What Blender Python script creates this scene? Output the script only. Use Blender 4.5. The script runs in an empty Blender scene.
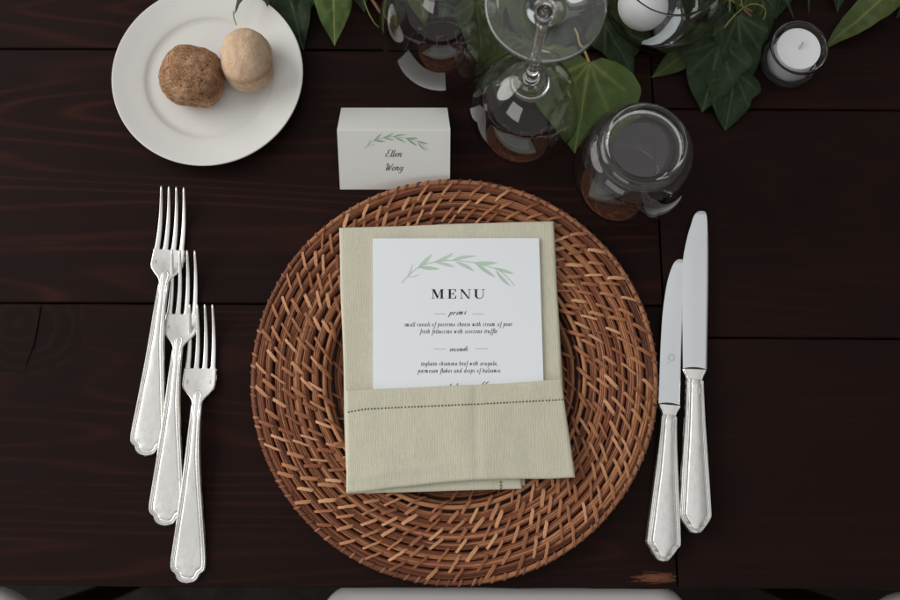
import bpy, math, random
from mathutils import Vector, Matrix, noise

random.seed(7)
R = math.radians
scene = bpy.context.scene
col = scene.collection

# ------------------------------------------------------------------ camera
TILT = R(10.5)
FPX = 1000.0                       # focal length in photo pixels (900 wide)
CAM_H = 0.7915
CAM = Vector((0.0, -CAM_H * math.tan(TILT), CAM_H))
cam_data = bpy.data.cameras.new('camera')
cam = bpy.data.objects.new('camera', cam_data)
col.objects.link(cam)
cam.location = CAM
cam.rotation_euler = (TILT, 0, 0)
cam_data.sensor_width = 36.0
cam_data.lens = 36.0 * FPX / 900.0
cam_data.clip_start = 0.01
cam_data.clip_end = 50.0
cam_data.dof.use_dof = True
cam_data.dof.focus_distance = 0.784
cam_data.dof.aperture_fstop = 7.1
scene.camera = cam

# ------------------------------------------------------------------ world + lamps (soft shaded daylight)
world = bpy.data.worlds.new('World')
scene.world = world
world.use_nodes = True
bg = world.node_tree.nodes['Background']
bg.inputs['Color'].default_value = (1.0, 0.985, 0.965, 1)
bg.inputs['Strength'].default_value = 0.28


def area(name, loc, aim, sx, sy, power, color):
    ld = bpy.data.lights.new(name, 'AREA')
    ld.shape = 'ELLIPSE' if name == 'side_daylight' else 'RECTANGLE'
    ld.size, ld.size_y = sx, sy
    ld.energy = power
    ld.color = color
    o = bpy.data.objects.new(name, ld)
    col.objects.link(o)
    o.location = loc
    d = Vector(aim) - Vector(loc)
    o.rotation_euler = d.to_track_quat('-Z', 'Y').to_euler()
    return o


area('side_daylight', (-2.9, 0.75, 1.45), (0, 0, 0), 3.6, 2.5, 92.0, (1.0, 0.975, 0.94))
area('added_overhead_softbox', (-0.2, 0.35, 2.7), (-0.2, 0.3, 0), 3.2, 3.2, 14.5, (0.99, 0.99, 1.0))  # softbox added overhead for the cutlery to reflect, not a seen source
area('front_opening', (-1.35, -1.75, 0.95), (0, 0.1, 0), 1.5, 0.7, 8.0, (1.0, 0.98, 0.95))

scene.view_settings.view_transform = 'Standard'
scene.view_settings.look = 'None'
scene.view_settings.exposure = 0.14
scene.view_settings.gamma = 1.0
scene.view_settings.use_curve_mapping = False
scene.render.engine = 'CYCLES'
scene.cycles.use_denoising = True
scene.cycles.max_bounces = 14
scene.cycles.transmission_bounces = 12
scene.cycles.transparent_max_bounces = 12
scene.cycles.glossy_bounces = 6
scene.cycles.diffuse_bounces = 4
scene.cycles.blur_glossy = 0.5
scene.cycles.caustics_reflective = False
scene.cycles.sample_clamp_indirect = 6.0

# ------------------------------------------------------------------ helpers
FWD = Vector((0, math.sin(TILT), -math.cos(TILT)))
UP = Vector((0, math.cos(TILT), math.sin(TILT)))


def ray(px, py):
    return FWD * FPX + Vector((1, 0, 0)) * (px - 450.0) + UP * (300.0 - py)


def at(px, py, z=0.0):
    d = ray(px, py)
    return CAM + d * ((z - CAM.z) / d.z)


def at_plane(px, py, p0, n):
    d = ray(px, py)
    return CAM + d * ((p0 - CAM).dot(n) / d.dot(n))


def tag(o, label=None, cat=None, group=None, kind=None):
    if label:
        o['label'] = label
    if cat:
        o['category'] = cat
    if group:
        o['group'] = group
    if kind:
        o['kind'] = kind
    return o


def empty(name, loc=(0, 0, 0), rz=0.0):
    o = bpy.data.objects.new(name, None)
    o.empty_display_size = 0.02
    col.objects.link(o)
    o.location = loc
    o.rotation_euler = (0, 0, rz)
    return o


class MB:
    def __init__(self):
        self.v, self.f, self.a, self.fa = [], [], {}, []

    def vert(self, p):
        self.v.append((p[0], p[1], p[2]))
        return len(self.v) - 1

    def attr(self, name, i, val):
        self.a.setdefault(name, {})[i] = val

    def grid(self, rows, close_u=False, close_v=False):
        """rows: list of lists of points."""
        ids = [[self.vert(p) for p in r] for r in rows]
        n, m = len(ids), len(ids[0])
        for i in range(n if close_v else n - 1):
            for j in range(m if close_u else m - 1):
                a, b = ids[i], ids[(i + 1) % n]
                self.f.append((a[j], a[(j + 1) % m], b[(j + 1) % m], b[j]))
        return ids

    def tube(self, pts, rad, seg=8, caps=True):
        pts = [Vector(p) for p in pts]
        n = len(pts)
        rad = rad if isinstance(rad, (list, tuple)) else [rad] * n
        rows = []
        prev = None
        for i, p in enumerate(pts):
            t = (pts[min(i + 1, n - 1)] - pts[max(i - 1, 0)]).normalized()
            if prev is None:
                ref = Vector((0, 0, 1)) if abs(t.z) < 0.9 else Vector((1, 0, 0))
                s = t.cross(ref).normalized()
            else:
                s = (prev - t * prev.dot(t)).normalized()
            prev = s
            q = t.cross(s)
            rows.append([p + (s * math.cos(2 * math.pi * k / seg) + q * math.sin(2 * math.pi * k / seg)) * rad[i] for k in range(seg)])
        ids = self.grid(rows, close_u=True)
        if caps:
            self.f.append(tuple(reversed(ids[0])))
            self.f.append(tuple(ids[-1]))
        return ids

    def lathe(self, prof, seg=96, c=(0, 0, 0)):
        rows = []
        for r, z in prof:
            rows.append([(c[0] + r * math.cos(2 * math.pi * k / seg), c[1] + r * math.sin(2 * math.pi * k / seg), c[2] + z) for k in range(seg)])
        return self.grid(rows, close_u=True)

    def build(self, name, mat, parent=None, smooth=True, offset=True, auto=None):
        off = Vector((0, 0, 0))
        if parent is not None and offset:
            p = parent
            while p is not None:
                off += Vector(p.location)
                p = p.parent
        me = bpy.data.meshes.new(name)
        me.from_pydata([(x - off.x, y - off.y, z - off.z) for x, y, z in self.v], [], self.f)
        for k, d in self.a.items():
            at_ = me.attributes.new(k, 'FLOAT', 'POINT')
            vals = [d.get(i, 0.0) for i in range(len(self.v))]
            at_.data.foreach_set('value', vals)
        if smooth:
            me.polygons.foreach_set('use_smooth', [True] * len(me.polygons))
        if auto is not None:
            me.set_sharp_from_angle(angle=R(auto))
        me.update()
        if mat is not None:
            me.materials.append(mat)
        o = bpy.data.objects.new(name, me)
        col.objects.link(o)
        if parent is not None:
            o.parent = parent
        return o


def fix_normals(o):
    import bmesh
    bm = bmesh.new()
    bm.from_mesh(o.data)
    bmesh.ops.recalc_face_normals(bm, faces=bm.faces)
    bm.to_mesh(o.data)
    bm.free()


def copy_tree(o, parent=None):
    c = o.copy()
    col.objects.link(c)
    c.parent = parent
    for ch in list(o.children):
        copy_tree(ch, c)
    return c


def catmull(pts, n=6):
    out = []
    P = [pts[0]] + list(pts) + [pts[-1]]
    for i in range(1, len(P) - 2):
        p0, p1, p2, p3 = P[i - 1], P[i], P[i + 1], P[i + 2]
        for k in range(n):
            t = k / n
            out.append(tuple(0.5 * (2 * b + (c - a) * t + (2 * a - 5 * b + 4 * c - d) * t * t + (3 * b - a - 3 * c + d) * t ** 3)
                             for a, b, c, d in zip(p0, p1, p2, p3)))
    out.append(tuple(pts[-1]))
    return out


def lerp_tab(tab, x):
    """piecewise smooth interpolation through sorted (x, y)."""
    if x <= tab[0][0]:
        return tab[0][1]
    for (a, ya), (b, yb) in zip(tab, tab[1:]):
        if x <= b:
            return ya + (yb - ya) * (x - a) / (b - a)
    return tab[-1][1]


def smooth_tab(tab, n=8):
    return catmull(tab, n)


# ------------------------------------------------------------------ materials
class Mat:
    def __init__(self, name):
        self.m = bpy.data.materials.new(name)
        self.m.use_nodes = True
        self.nt = self.m.node_tree
        self.b = self.nt.nodes['Principled BSDF']

    def n(self, typ, **kw):
        nd = self.nt.nodes.new(typ)
        for k, v in kw.items():
            setattr(nd, k, v)
        return nd

    def link(self, a, b):
        self.nt.links.new(a, b)

    def set(self, **kw):
        for k, v in kw.items():
            self.b.inputs[k.replace('_', ' ')].default_value = v
        return self

    def coords(self, scale=(1, 1, 1), kind='Object', rot=(0, 0, 0)):
        tc = self.n('ShaderNodeTexCoord')
        mp = self.n('ShaderNodeMapping')
        mp.inputs['Scale'].default_value = scale
        mp.inputs['Rotation'].default_value = rot
        self.link(tc.outputs[kind], mp.inputs['Vector'])
        return mp.outputs['Vector']

    def noise(self, vec, scale=5, detail=4, rough=0.55, dist=0.0):
        nd = self.n('ShaderNodeTexNoise')
        nd.inputs['Scale'].default_value = scale
        nd.inputs['Detail'].default_value = detail
        nd.inputs['Roughness'].default_value = rough
        nd.inputs['Distortion'].default_value = dist
        self.link(vec, nd.inputs['Vector'])
        return nd.outputs['Fac']

    def ramp(self, fac, stops, interp='LINEAR'):
        nd = self.n('ShaderNodeValToRGB')
        cr = nd.color_ramp
        cr.interpolation = interp
        while len(cr.elements) < len(stops):
            cr.elements.new(0.5)
        for e, (p, c) in zip(cr.elements, stops):
            e.position = p
            e.color = (c[0], c[1], c[2], 1) if isinstance(c, (tuple, list)) else (c, c, c, 1)
        self.link(fac, nd.inputs['Fac'])
        return nd.outputs['Color']

    def math(self, op, a, b=None):
        nd = self.n('ShaderNodeMath', operation=op)
        for i, x in enumerate((a, b)):
            if x is None:
                continue
            if isinstance(x, (int, float)):
                nd.inputs[i].default_value = x
            else:
                self.link(x, nd.inputs[i])
        return nd.outputs[0]

    def mix(self, fac, a, b, blend='MIX'):
        nd = self.n('ShaderNodeMix', data_type='RGBA', blend_type=blend)
        for s, x in ((nd.inputs['Factor'], fac), (nd.inputs['A'], a), (nd.inputs['B'], b)):
            if isinstance(x, (int, float)):
                s.default_value = x
            elif isinstance(x, (tuple, list)):
                s.default_value = (x[0], x[1], x[2], 1)
            else:
                self.link(x, s)
        return nd.outputs['Result']

    def bump(self, h, strength=0.3, dist=0.001):
        nd = self.n('ShaderNodeBump')
        nd.inputs['Strength'].default_value = strength
        nd.inputs['Distance'].default_value = dist
        self.link(h, nd.inputs['Height'])
        self.link(nd.outputs['Normal'], self.b.inputs['Normal'])
        return nd

    def base(self, x):
        if isinstance(x, (tuple, list)):
            self.b.inputs['Base Color'].default_value = (x[0], x[1], x[2], 1)
        else:
            self.link(x, self.b.inputs['Base Color'])
        return self

    def attrib(self, name):
        nd = self.n('ShaderNodeAttribute', attribute_name=name)
        return nd.outputs['Fac']


def plain(name, c, rough=0.6, metal=0.0, spec=0.5):
    m = Mat(name)
    m.base(c)
    m.set(Roughness=rough, Metallic=metal)
    m.b.inputs['Specular IOR Level'].default_value = spec
    return m.m


def wood_mat(name, seed, red=1.0):
    m = Mat(name)
    tc = m.n('ShaderNodeTexCoord')
    off = m.n('ShaderNodeMapping')
    off.inputs['Location'].default_value = (seed * 1.7, seed * 0.9, seed)
    m.link(tc.outputs['Object'], off.inputs['Vector'])

    def stretched(sx, sy):
        mp = m.n('ShaderNodeMapping')
        mp.inputs['Scale'].default_value = (sx, sy, 1)
        m.link(off.outputs['Vector'], mp.inputs['Vector'])
        return mp.outputs['Vector']
    fig = m.noise(stretched(0.8, 9.0), 1.0, 2, 0.4, 0.06)            # growth-ring figure
    lines = m.math('SINE', m.math('MULTIPLY', fig, 150.0))
    lines = m.math('MULTIPLY', m.math('ADD', lines, 1.0), 0.5)
    lines = m.math('POWER', lines, 5.0)
    patch = m.noise(stretched(5.0, 12.0), 1.0, 3, 0.6)
    fib = m.noise(stretched(9.0, 420.0), 1.0, 3, 0.6)
    pm = m.ramp(patch, [(0.34, 0.12), (0.62, 1.0)])
    amt = m.math('MULTIPLY', lines, pm)
    amt = m.math('MULTIPLY', amt, m.ramp(fib, [(0.3, 0.45), (0.7, 1.0)]))
    dark = m.mix(patch, (0.0066, 0.0033, 0.0030), (0.0140, 0.0054, 0.0045))
    dark = m.mix(m.math('MULTIPLY', fib, 0.35), dark, (0.018, 0.0076, 0.0064))
    c = m.mix(m.math('MULTIPLY', amt, 0.80 * red), dark, (0.040, 0.0110, 0.0075))
    # worn scuffs and dust flecks
    fl = m.noise(stretched(60, 90), 1.0, 2, 0.5)
    c = m.mix(m.math('MULTIPLY', m.ramp(fl, [(0.80, 0), (0.86, 1)]), 0.10), c, (0.25, 0.22, 0.20))
    m.base(c)
    sheen = m.noise(stretched(6, 9), 1.0, 3, 0.6)
    m.link(m.ramp(sheen, [(0.3, 0.45), (0.7, 0.62)]), m.b.inputs['Roughness'])
    m.b.inputs['Specular IOR Level'].default_value = 0.065
    h = m.math('ADD', m.math('MULTIPLY', fib, 0.5), m.math('MULTIPLY', lines, 0.35))
    m.bump(h, 0.22, 0.0006)
    return m


def make_silver():
    m = Mat('worn_silver')
    v = m.coords((1, 1, 1))
    big = m.noise(v, 90, 4, 0.6)
    fine = m.noise(m.coords((500, 90, 500)), 1.0, 3, 0.6)
    pat = m.ramp(m.noise(m.coords((1, 0.5, 1)), 130, 5, 0.7), [(0.50, 0.0), (0.72, 1.0)])
    m.base(m.mix(m.math('MULTIPLY', pat, 0.45), m.mix(big, (0.74, 0.735, 0.715), (0.86, 0.855, 0.83)), (0.56, 0.52, 0.45)))
    m.set(Metallic=1.0)
    r = m.math('ADD', m.math('MULTIPLY', big, 0.16), m.math('MULTIPLY', fine, 0.12))
    m.link(m.math('ADD', r, 0.20), m.b.inputs['Roughness'])
    sp = m.ramp(m.noise(v, 900, 3, 0.7), [(0.35, 0.0), (0.7, 1.0)])
    m.bump(sp, 0.05, 0.0002)
    return m.m


def make_blade():
    m = Mat('blade_steel')
    fine = m.noise(m.coords((60, 300, 60)), 1.0, 2, 0.5)
    big = m.noise(m.coords((1, 1, 1)), 70, 3, 0.6)
    m.base(m.mix(big, (0.66, 0.69, 0.70), (0.71, 0.735, 0.74)))
    m.set(Metallic=1.0)
    r = m.math('ADD', m.math('MULTIPLY', big, 0.10), m.math('MULTIPLY', fine, 0.08))
    m.link(m.math('ADD', r, 0.26), m.b.inputs['Roughness'])
    return m.m


def make_glass(name, tint=(1, 1, 1), rough=0.0):
    m = Mat(name)
    m.base(tint)
    m.set(Roughness=rough, IOR=1.47)
    m.b.inputs['Transmission Weight'].default_value = 1.0
    return m.m


def make_linen():
    m = Mat('sage_linen')
    tc = m.n('ShaderNodeTexCoord')
    sep = m.n('ShaderNodeSeparateXYZ')
    m.link(tc.outputs['Object'], sep.inputs[0])
    drift = m.noise(m.coords((40, 30, 30)), 1.0, 2, 0.5)
    ph = m.math('ADD', m.math('MULTIPLY', sep.outputs['X'], 2 * math.pi / 0.00185), m.math('MULTIPLY', drift, 14.0))
    rib = m.math('ADD', m.math('MULTIPLY', m.math('SINE', ph), 0.5), 0.5)
    thread = m.noise(m.coords((1100, 160, 160)), 1.0, 2, 0.6)
    weft = m.noise(m.coords((180, 1200, 180)), 1.0, 2, 0.6)
    soft = m.noise(m.coords((16, 12, 14)), 1.0, 3, 0.5)
    f = m.math('ADD', m.math('MULTIPLY', rib, 0.13), m.math('ADD', m.math('MULTIPLY', thread, 0.55), m.math('MULTIPLY', weft, 0.32)))
    c = m.ramp(f, [(0.25, (0.475, 0.458, 0.350)), (0.5, (0.552, 0.535, 0.425)), (0.75, (0.620, 0.602, 0.485))])
    c = m.mix(m.ramp(soft, [(0.45, 0.0), (0.75, 0.22)]), c, (0.53, 0.475, 0.36))
    m.base(c)
    m.set(Roughness=0.95)
    m.b.inputs['Specular IOR Level'].default_value = 0.12
    m.b.inputs['Sheen Weight'].default_value = 0.10
    m.bump(f, 0.55, 0.0006)
    return m.m


def make_paper(name, c):
    m = Mat(name)
    g = m.noise(m.coords((1, 1, 1)), 1600, 3, 0.6)
    m.base(m.mix(g, tuple(x * 0.94 for x in c), c))
    m.set(Roughness=0.9)
    m.b.inputs['Specular IOR Level'].default_value = 0.2
    m.bump(g, 0.25, 0.0002)
    return m.m


def make_rattan(name, lo, mid, hi, use_attr):
    m = Mat(name)
    g = m.noise(m.coords((160, 160, 160)), 1.0, 4, 0.65)
    fine = m.noise(m.coords((1, 1, 1)), 900, 3, 0.6)
    if use_attr:
        t = m.attrib('tint')
    else:
        oi = m.n('ShaderNodeObjectInfo')
        t = oi.outputs['Random']
    if use_attr:
        tc = m.n('ShaderNodeTexCoord')
        fl = m.n('ShaderNodeVectorMath', operation='MULTIPLY')
        m.link(tc.outputs['Object'], fl.inputs[0])
        fl.inputs[1].default_value = (1, 1, 0)
        ln = m.n('ShaderNodeVectorMath', operation='LENGTH')
        m.link(fl.outputs[0], ln.inputs[0])
        cmb = m.n('ShaderNodeCombineXYZ')
        m.link(m.math('MULTIPLY', ln.outputs['Value'], 1500.0), cmb.inputs['X'])
        m.link(m.math('MULTIPLY', g, 1.5), cmb.inputs['Y'])
        line = m.noise(cmb.outputs[0], 1.0, 2, 0.6)
        g = m.math('ADD', m.math('MULTIPLY', g, 0.45), m.math('MULTIPLY', line, 0.60))
    f = m.math('ADD', m.math('MULTIPLY', t, 0.70), m.math('MULTIPLY', g, 0.34))
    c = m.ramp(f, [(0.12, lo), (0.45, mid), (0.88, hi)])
    spots = m.ramp(m.noise(m.coords((1, 1, 1)), 260, 3, 0.7), [(0.60, 0.0), (0.72, 1.0)])
    c = m.mix(m.math('MULTIPLY', spots, 0.65), c, (0.035, 0.013, 0.008))
    m.base(c)
    m.link(m.ramp(g, [(0.3, 0.46), (0.7, 0.66)]), m.b.inputs['Roughness'])
    m.b.inputs['Specular IOR Level'].default_value = 0.3
    m.bump(m.math('ADD', m.math('MULTIPLY', fine, 0.6), m.math('MULTIPLY', g, 1.6)), 0.6, 0.0006)
    return m.m


def make_leaf(name, c0, c1, vein):
    m = Mat(name)
    g = m.noise(m.coords((1, 1, 1)), 70, 4, 0.6)
    fine = m.noise(m.coords((1, 1, 1)), 600, 3, 0.6)
    c = m.mix(m.ramp(g, [(0.3, 0.0), (0.72, 1.0)]), c0, c1)
    va = m.attrib('vein')
    c = m.mix(m.math('MULTIPLY', va, 0.95), c, vein)
    sp = m.ramp(m.noise(m.coords((1, 1, 1)), 420, 2, 0.5), [(0.72, 0.0), (0.78, 1.0)])
    c = m.mix(m.math('MULTIPLY', sp, 0.35), c, (0.10, 0.085, 0.035))
    m.base(c)
    m.set(Roughness=0.5)
    m.b.inputs['Specular IOR Level'].default_value = 0.16
    h = m.math('ADD', m.math('MULTIPLY', va, -0.8), m.math('MULTIPLY', fine, 0.25))
    m.bump(h, 0.5, 0.0005)
    tr = m.n('ShaderNodeBsdfTranslucent')
    m.link(c, tr.inputs['Color'])
    mx = m.n('ShaderNodeMixShader')
    mx.inputs[0].default_value = 0.15
    out = m.nt.nodes['Material Output']
    m.link(m.b.outputs[0], mx.inputs[1])
    m.link(tr.outputs[0], mx.inputs[2])
    m.link(mx.outputs[0], out.inputs['Surface'])
    return m.m


def make_ink(name, c):
    return plain(name, c, 0.85, 0.0, 0.1)


def make_wash(name, c0, c1):
    m = Mat(name)
    t = m.attrib('wash')
    g = m.noise(m.coords((1, 1, 1)), 260, 3, 0.6)
    m.base(m.mix(m.math('ADD', m.math('MULTIPLY', t, 0.75), m.math('MULTIPLY', g, 0.25)), c0, c1))
    m.set(Roughness=0.9)
    m.b.inputs['Specular IOR Level'].default_value = 0.15
    return m.m


def make_ceramic():
    m = Mat('white_ceramic')
    g = m.noise(m.coords((1, 1, 1)), 40, 3, 0.5)
    m.base(m.mix(g, (0.665, 0.66, 0.635), (0.70, 0.695, 0.67)))
    m.set(Roughness=0.32)
    m.b.inputs['Specular IOR Level'].default_value = 0.4
    return m.m


def make_bread(name, lo, mid, hi, seed, spotty):
    m = Mat(name)
    tc = m.n('ShaderNodeTexCoord')
    mp = m.n('ShaderNodeMapping')
    mp.inputs['Location'].default_value = (seed, seed * 2, 0)
    m.link(tc.outputs['Object'], mp.inputs['Vector'])
    v = mp.outputs['Vector']
    big = m.noise(v, 45 if spotty > 0.5 else 22, 4, 0.6)
    med = m.noise(v, 190, 4, 0.65)
    fine = m.noise(v, 620, 3, 0.6)
    crust = m.attrib('crust')
    f = m.math('ADD', m.math('MULTIPLY', big, 0.55), m.math('MULTIPLY', med, 0.45))
    c = m.ramp(f, [(0.34, lo), (0.5, mid), (0.66, hi)] if spotty > 0.5 else [(0.22, lo), (0.46, mid), (0.75, hi)])
    c = m.mix(m.math('MULTIPLY', crust, 0.9), c, tuple(x * 0.85 for x in lo))
    s1 = m.ramp(m.noise(v, 420, 3, 0.6), [(0.58, 0.0), (0.66, 1.0)])
    c = m.mix(m.math('MULTIPLY', s1, 0.85 * spotty), c, (0.045, 0.022, 0.013))
    s2 = m.ramp(m.noise(v, 520, 2, 0.5), [(0.62, 0.0), (0.7, 1.0)])
    c = m.mix(m.math('MULTIPLY', s2, 0.5 * spotty), c, (0.55, 0.42, 0.30))
    m.base(c)
    m.set(Roughness=0.8)
    m.b.inputs['Specular IOR Level'].default_value = 0.2
    m.b.inputs['Subsurface Weight'].default_value = 0.1
    m.b.inputs['Subsurface Scale'].default_value = 0.003
    m.bump(m.math('ADD', med, m.math('MULTIPLY', fine, 0.8)), 0.25 + 0.75 * spotty, 0.0022)
    return m.m


SILVER = make_silver()
BLADE = make_blade()
GLASS = make_glass('clear_glass', (1.0, 1.0, 1.0))
CUPGLASS = make_glass('thick_clear_glass', (0.97, 0.99, 0.985))
LINEN = make_linen()
CARD = make_paper('cool_white_card', (0.79, 0.825, 0.862))
CARD2 = make_paper('pale_grey_card', (0.71, 0.72, 0.69))
REED = make_rattan('rattan_reed', (0.055, 0.017, 0.009), (0.195, 0.063, 0.028), (0.44, 0.195, 0.092), True)
STRIP = make_rattan('rattan_strip', (0.18, 0.056, 0.023), (0.37, 0.152, 0.068), (0.59, 0.315, 0.165), False)
WRAP = make_rattan('rattan_wrap', (0.07, 0.026, 0.014), (0.18, 0.070, 0.036), (0.34, 0.155, 0.080), True)
UNDER = plain('dark_rattan_core', (0.040, 0.016, 0.010), 0.8)
LEAF_DARK = make_leaf('ivy_leaf_dark', (0.014, 0.026, 0.012), (0.030, 0.050, 0.021), (0.075, 0.10, 0.045))
LEAF_MID = make_leaf('ivy_leaf_mid', (0.034, 0.055, 0.016), (0.064, 0.088, 0.024), (0.12, 0.14, 0.045))
LEAF_LIGHT = make_leaf('ivy_leaf_light', (0.056, 0.094, 0.024), (0.096, 0.136, 0.038), (0.23, 0.26, 0.085))
STEM = plain('ivy_stem_green', (0.17, 0.19, 0.05), 0.55)
STEM_Y = plain('ivy_stem_yellow', (0.36, 0.29, 0.075), 0.55)
STEM_B = plain('ivy_stem_brown', (0.14, 0.06, 0.03), 0.7)
INK = make_ink('charcoal_ink', (0.030, 0.028, 0.026))
INK_SOFT = make_ink('soft_grey_ink', (0.06, 0.058, 0.055))
INK_RULE = make_ink('grey_green_ink', (0.36, 0.41, 0.40))
WASH = make_wash('watercolour_green', (0.33, 0.475, 0.36), (0.62, 0.71, 0.64))
WASH2 = make_wash('watercolour_deep_green', (0.17, 0.29, 0.19), (0.42, 0.53, 0.43))
CERAMIC = make_ceramic()
WAX = Mat('white_wax')
WAX.base((0.80, 0.82, 0.83)).set(Roughness=0.55)
WAX.b.inputs['Subsurface Weight'].default_value = 0.25
WAX.b.inputs['Subsurface Scale'].default_value = 0.004
WAX = WAX.m
CUP_MAT = make_glass('clear_candle_cup', (0.98, 0.99, 0.99), 0.02)
WICK = plain('waxed_wick', (0.55, 0.50, 0.42), 0.8)
SEAT = plain('white_painted_seat', (0.78, 0.775, 0.76), 0.5)
ETCH = plain('etched_mark', (0.42, 0.43, 0.43), 0.5, 1.0)
TARNISH_AND_SHADE = plain('tarnish_and_painted_shade', (0.16, 0.145, 0.12), 0.5, 1.0)  # tarnish on the small marks, painted shade at the blade joint
CRACK = plain('crack_in_the_board', (0.003, 0.002, 0.002), 1.0, 0.0, 0.0)
HOLE = plain('open_stitch_thread', (0.085, 0.098, 0.040), 0.9)

# ------------------------------------------------------------------ ground
gm = Mat('dark_ground')
gn = gm.noise(gm.coords((1, 1, 1)), 24, 5, 0.65)
gm.base(gm.ramp(gn, [(0.3, (0.006, 0.0055, 0.005)), (0.7, (0.024, 0.021, 0.018))])).set(Roughness=0.95)
gm.bump(gn, 0.5, 0.01)
g = MB()
g.grid([[(x, y, -0.75) for x in (-6, 6)] for y in (-6, 6)])
gnd = g.build('ground', gm.m, smooth=False)
tag(gnd, kind='structure')

# ------------------------------------------------------------------ tables
EDGE_Y_L = at(300, 589).y
EDGE_Y_R = at(800, 588).y


def seam_x(y):
    a, b = at(652, 70), at(677.5, 570)
    return a.x + (b.x - a.x) * (y - a.y) / (b.y - a.y)


def plank(parent, fx0, fx1, y0, y1, mat, slope, zt, chip=None):
    """one board with eased edges; y0 < y1, slope tilts the joint slightly"""
    m = MB()
    t = 0.030
    g_, e = 0.0006, 0.0013
    ys = [y0 + g_, y0 + g_ + e * 0.35, y0 + g_ + e, y0 + g_ + e * 2.2] + [y0 + (y1 - y0) * k / 10 for k in range(1, 10)] + \
         [y1 - g_ - e * 2.2, y1 - g_ - e, y1 - g_ - e * 0.35, y1 - g_]
    zs = [-e, -e * 0.35, -e * 0.06, 0] + [0] * 9 + [0, -e * 0.06, -e * 0.35, -e]
    NX = 60
    rows = []
    for y, dz in zip(ys, zs):
        r = []
        for i in range(NX + 1):
            u = i / NX
            x0, x1 = fx0(y), fx1(y)
            x = x0 + (x1 - x0) * u
            xe = min(x - x0, x1 - x)
            z = zt + dz - 0.002 * math.exp(-(xe / 0.002) ** 2) + 0.00025 * noise.noise((x * 6, y * 9, zt * 90))
            yy = y + slope * x
            if dz < -0.0005:
                yy += 0.0007 * noise.noise((x * 40, y0 * 7, 3.1))
            if chip and xe < 0.03 and y - y0 < 0.02:
                cx, cy, cr = chip
                k = math.exp(-((x - cx) / cr) ** 2 - ((y - cy) / (cr * 0.45)) ** 2)
                z -= 0.0016 * k * (0.6 + noise.noise((x * 220, y * 220, 0)))
            r.append((x, yy, z))
        rows.append(r)
    top = m.grid(rows)
    bot = m.grid([[(p[0], p[1], zt - t) for p in rows[0]], [(p[0], p[1], zt - t) for p in rows[-1]]])
    for j in range(NX):
        m.f.append((bot[0][j], bot[0][j + 1], top[0][j + 1], top[0][j]))
        m.f.append((top[-1][j], top[-1][j + 1], bot[1][j + 1], bot[1][j]))
    m.f.append(tuple([r[0] for r in top] + [bot[1][0], bot[0][0]]))
    m.f.append(tuple([bot[0][-1], bot[1][-1]] + [r[-1] for r in reversed(top)]))
    return m.build('plank', mat, parent, smooth=True, auto=50)


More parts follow.
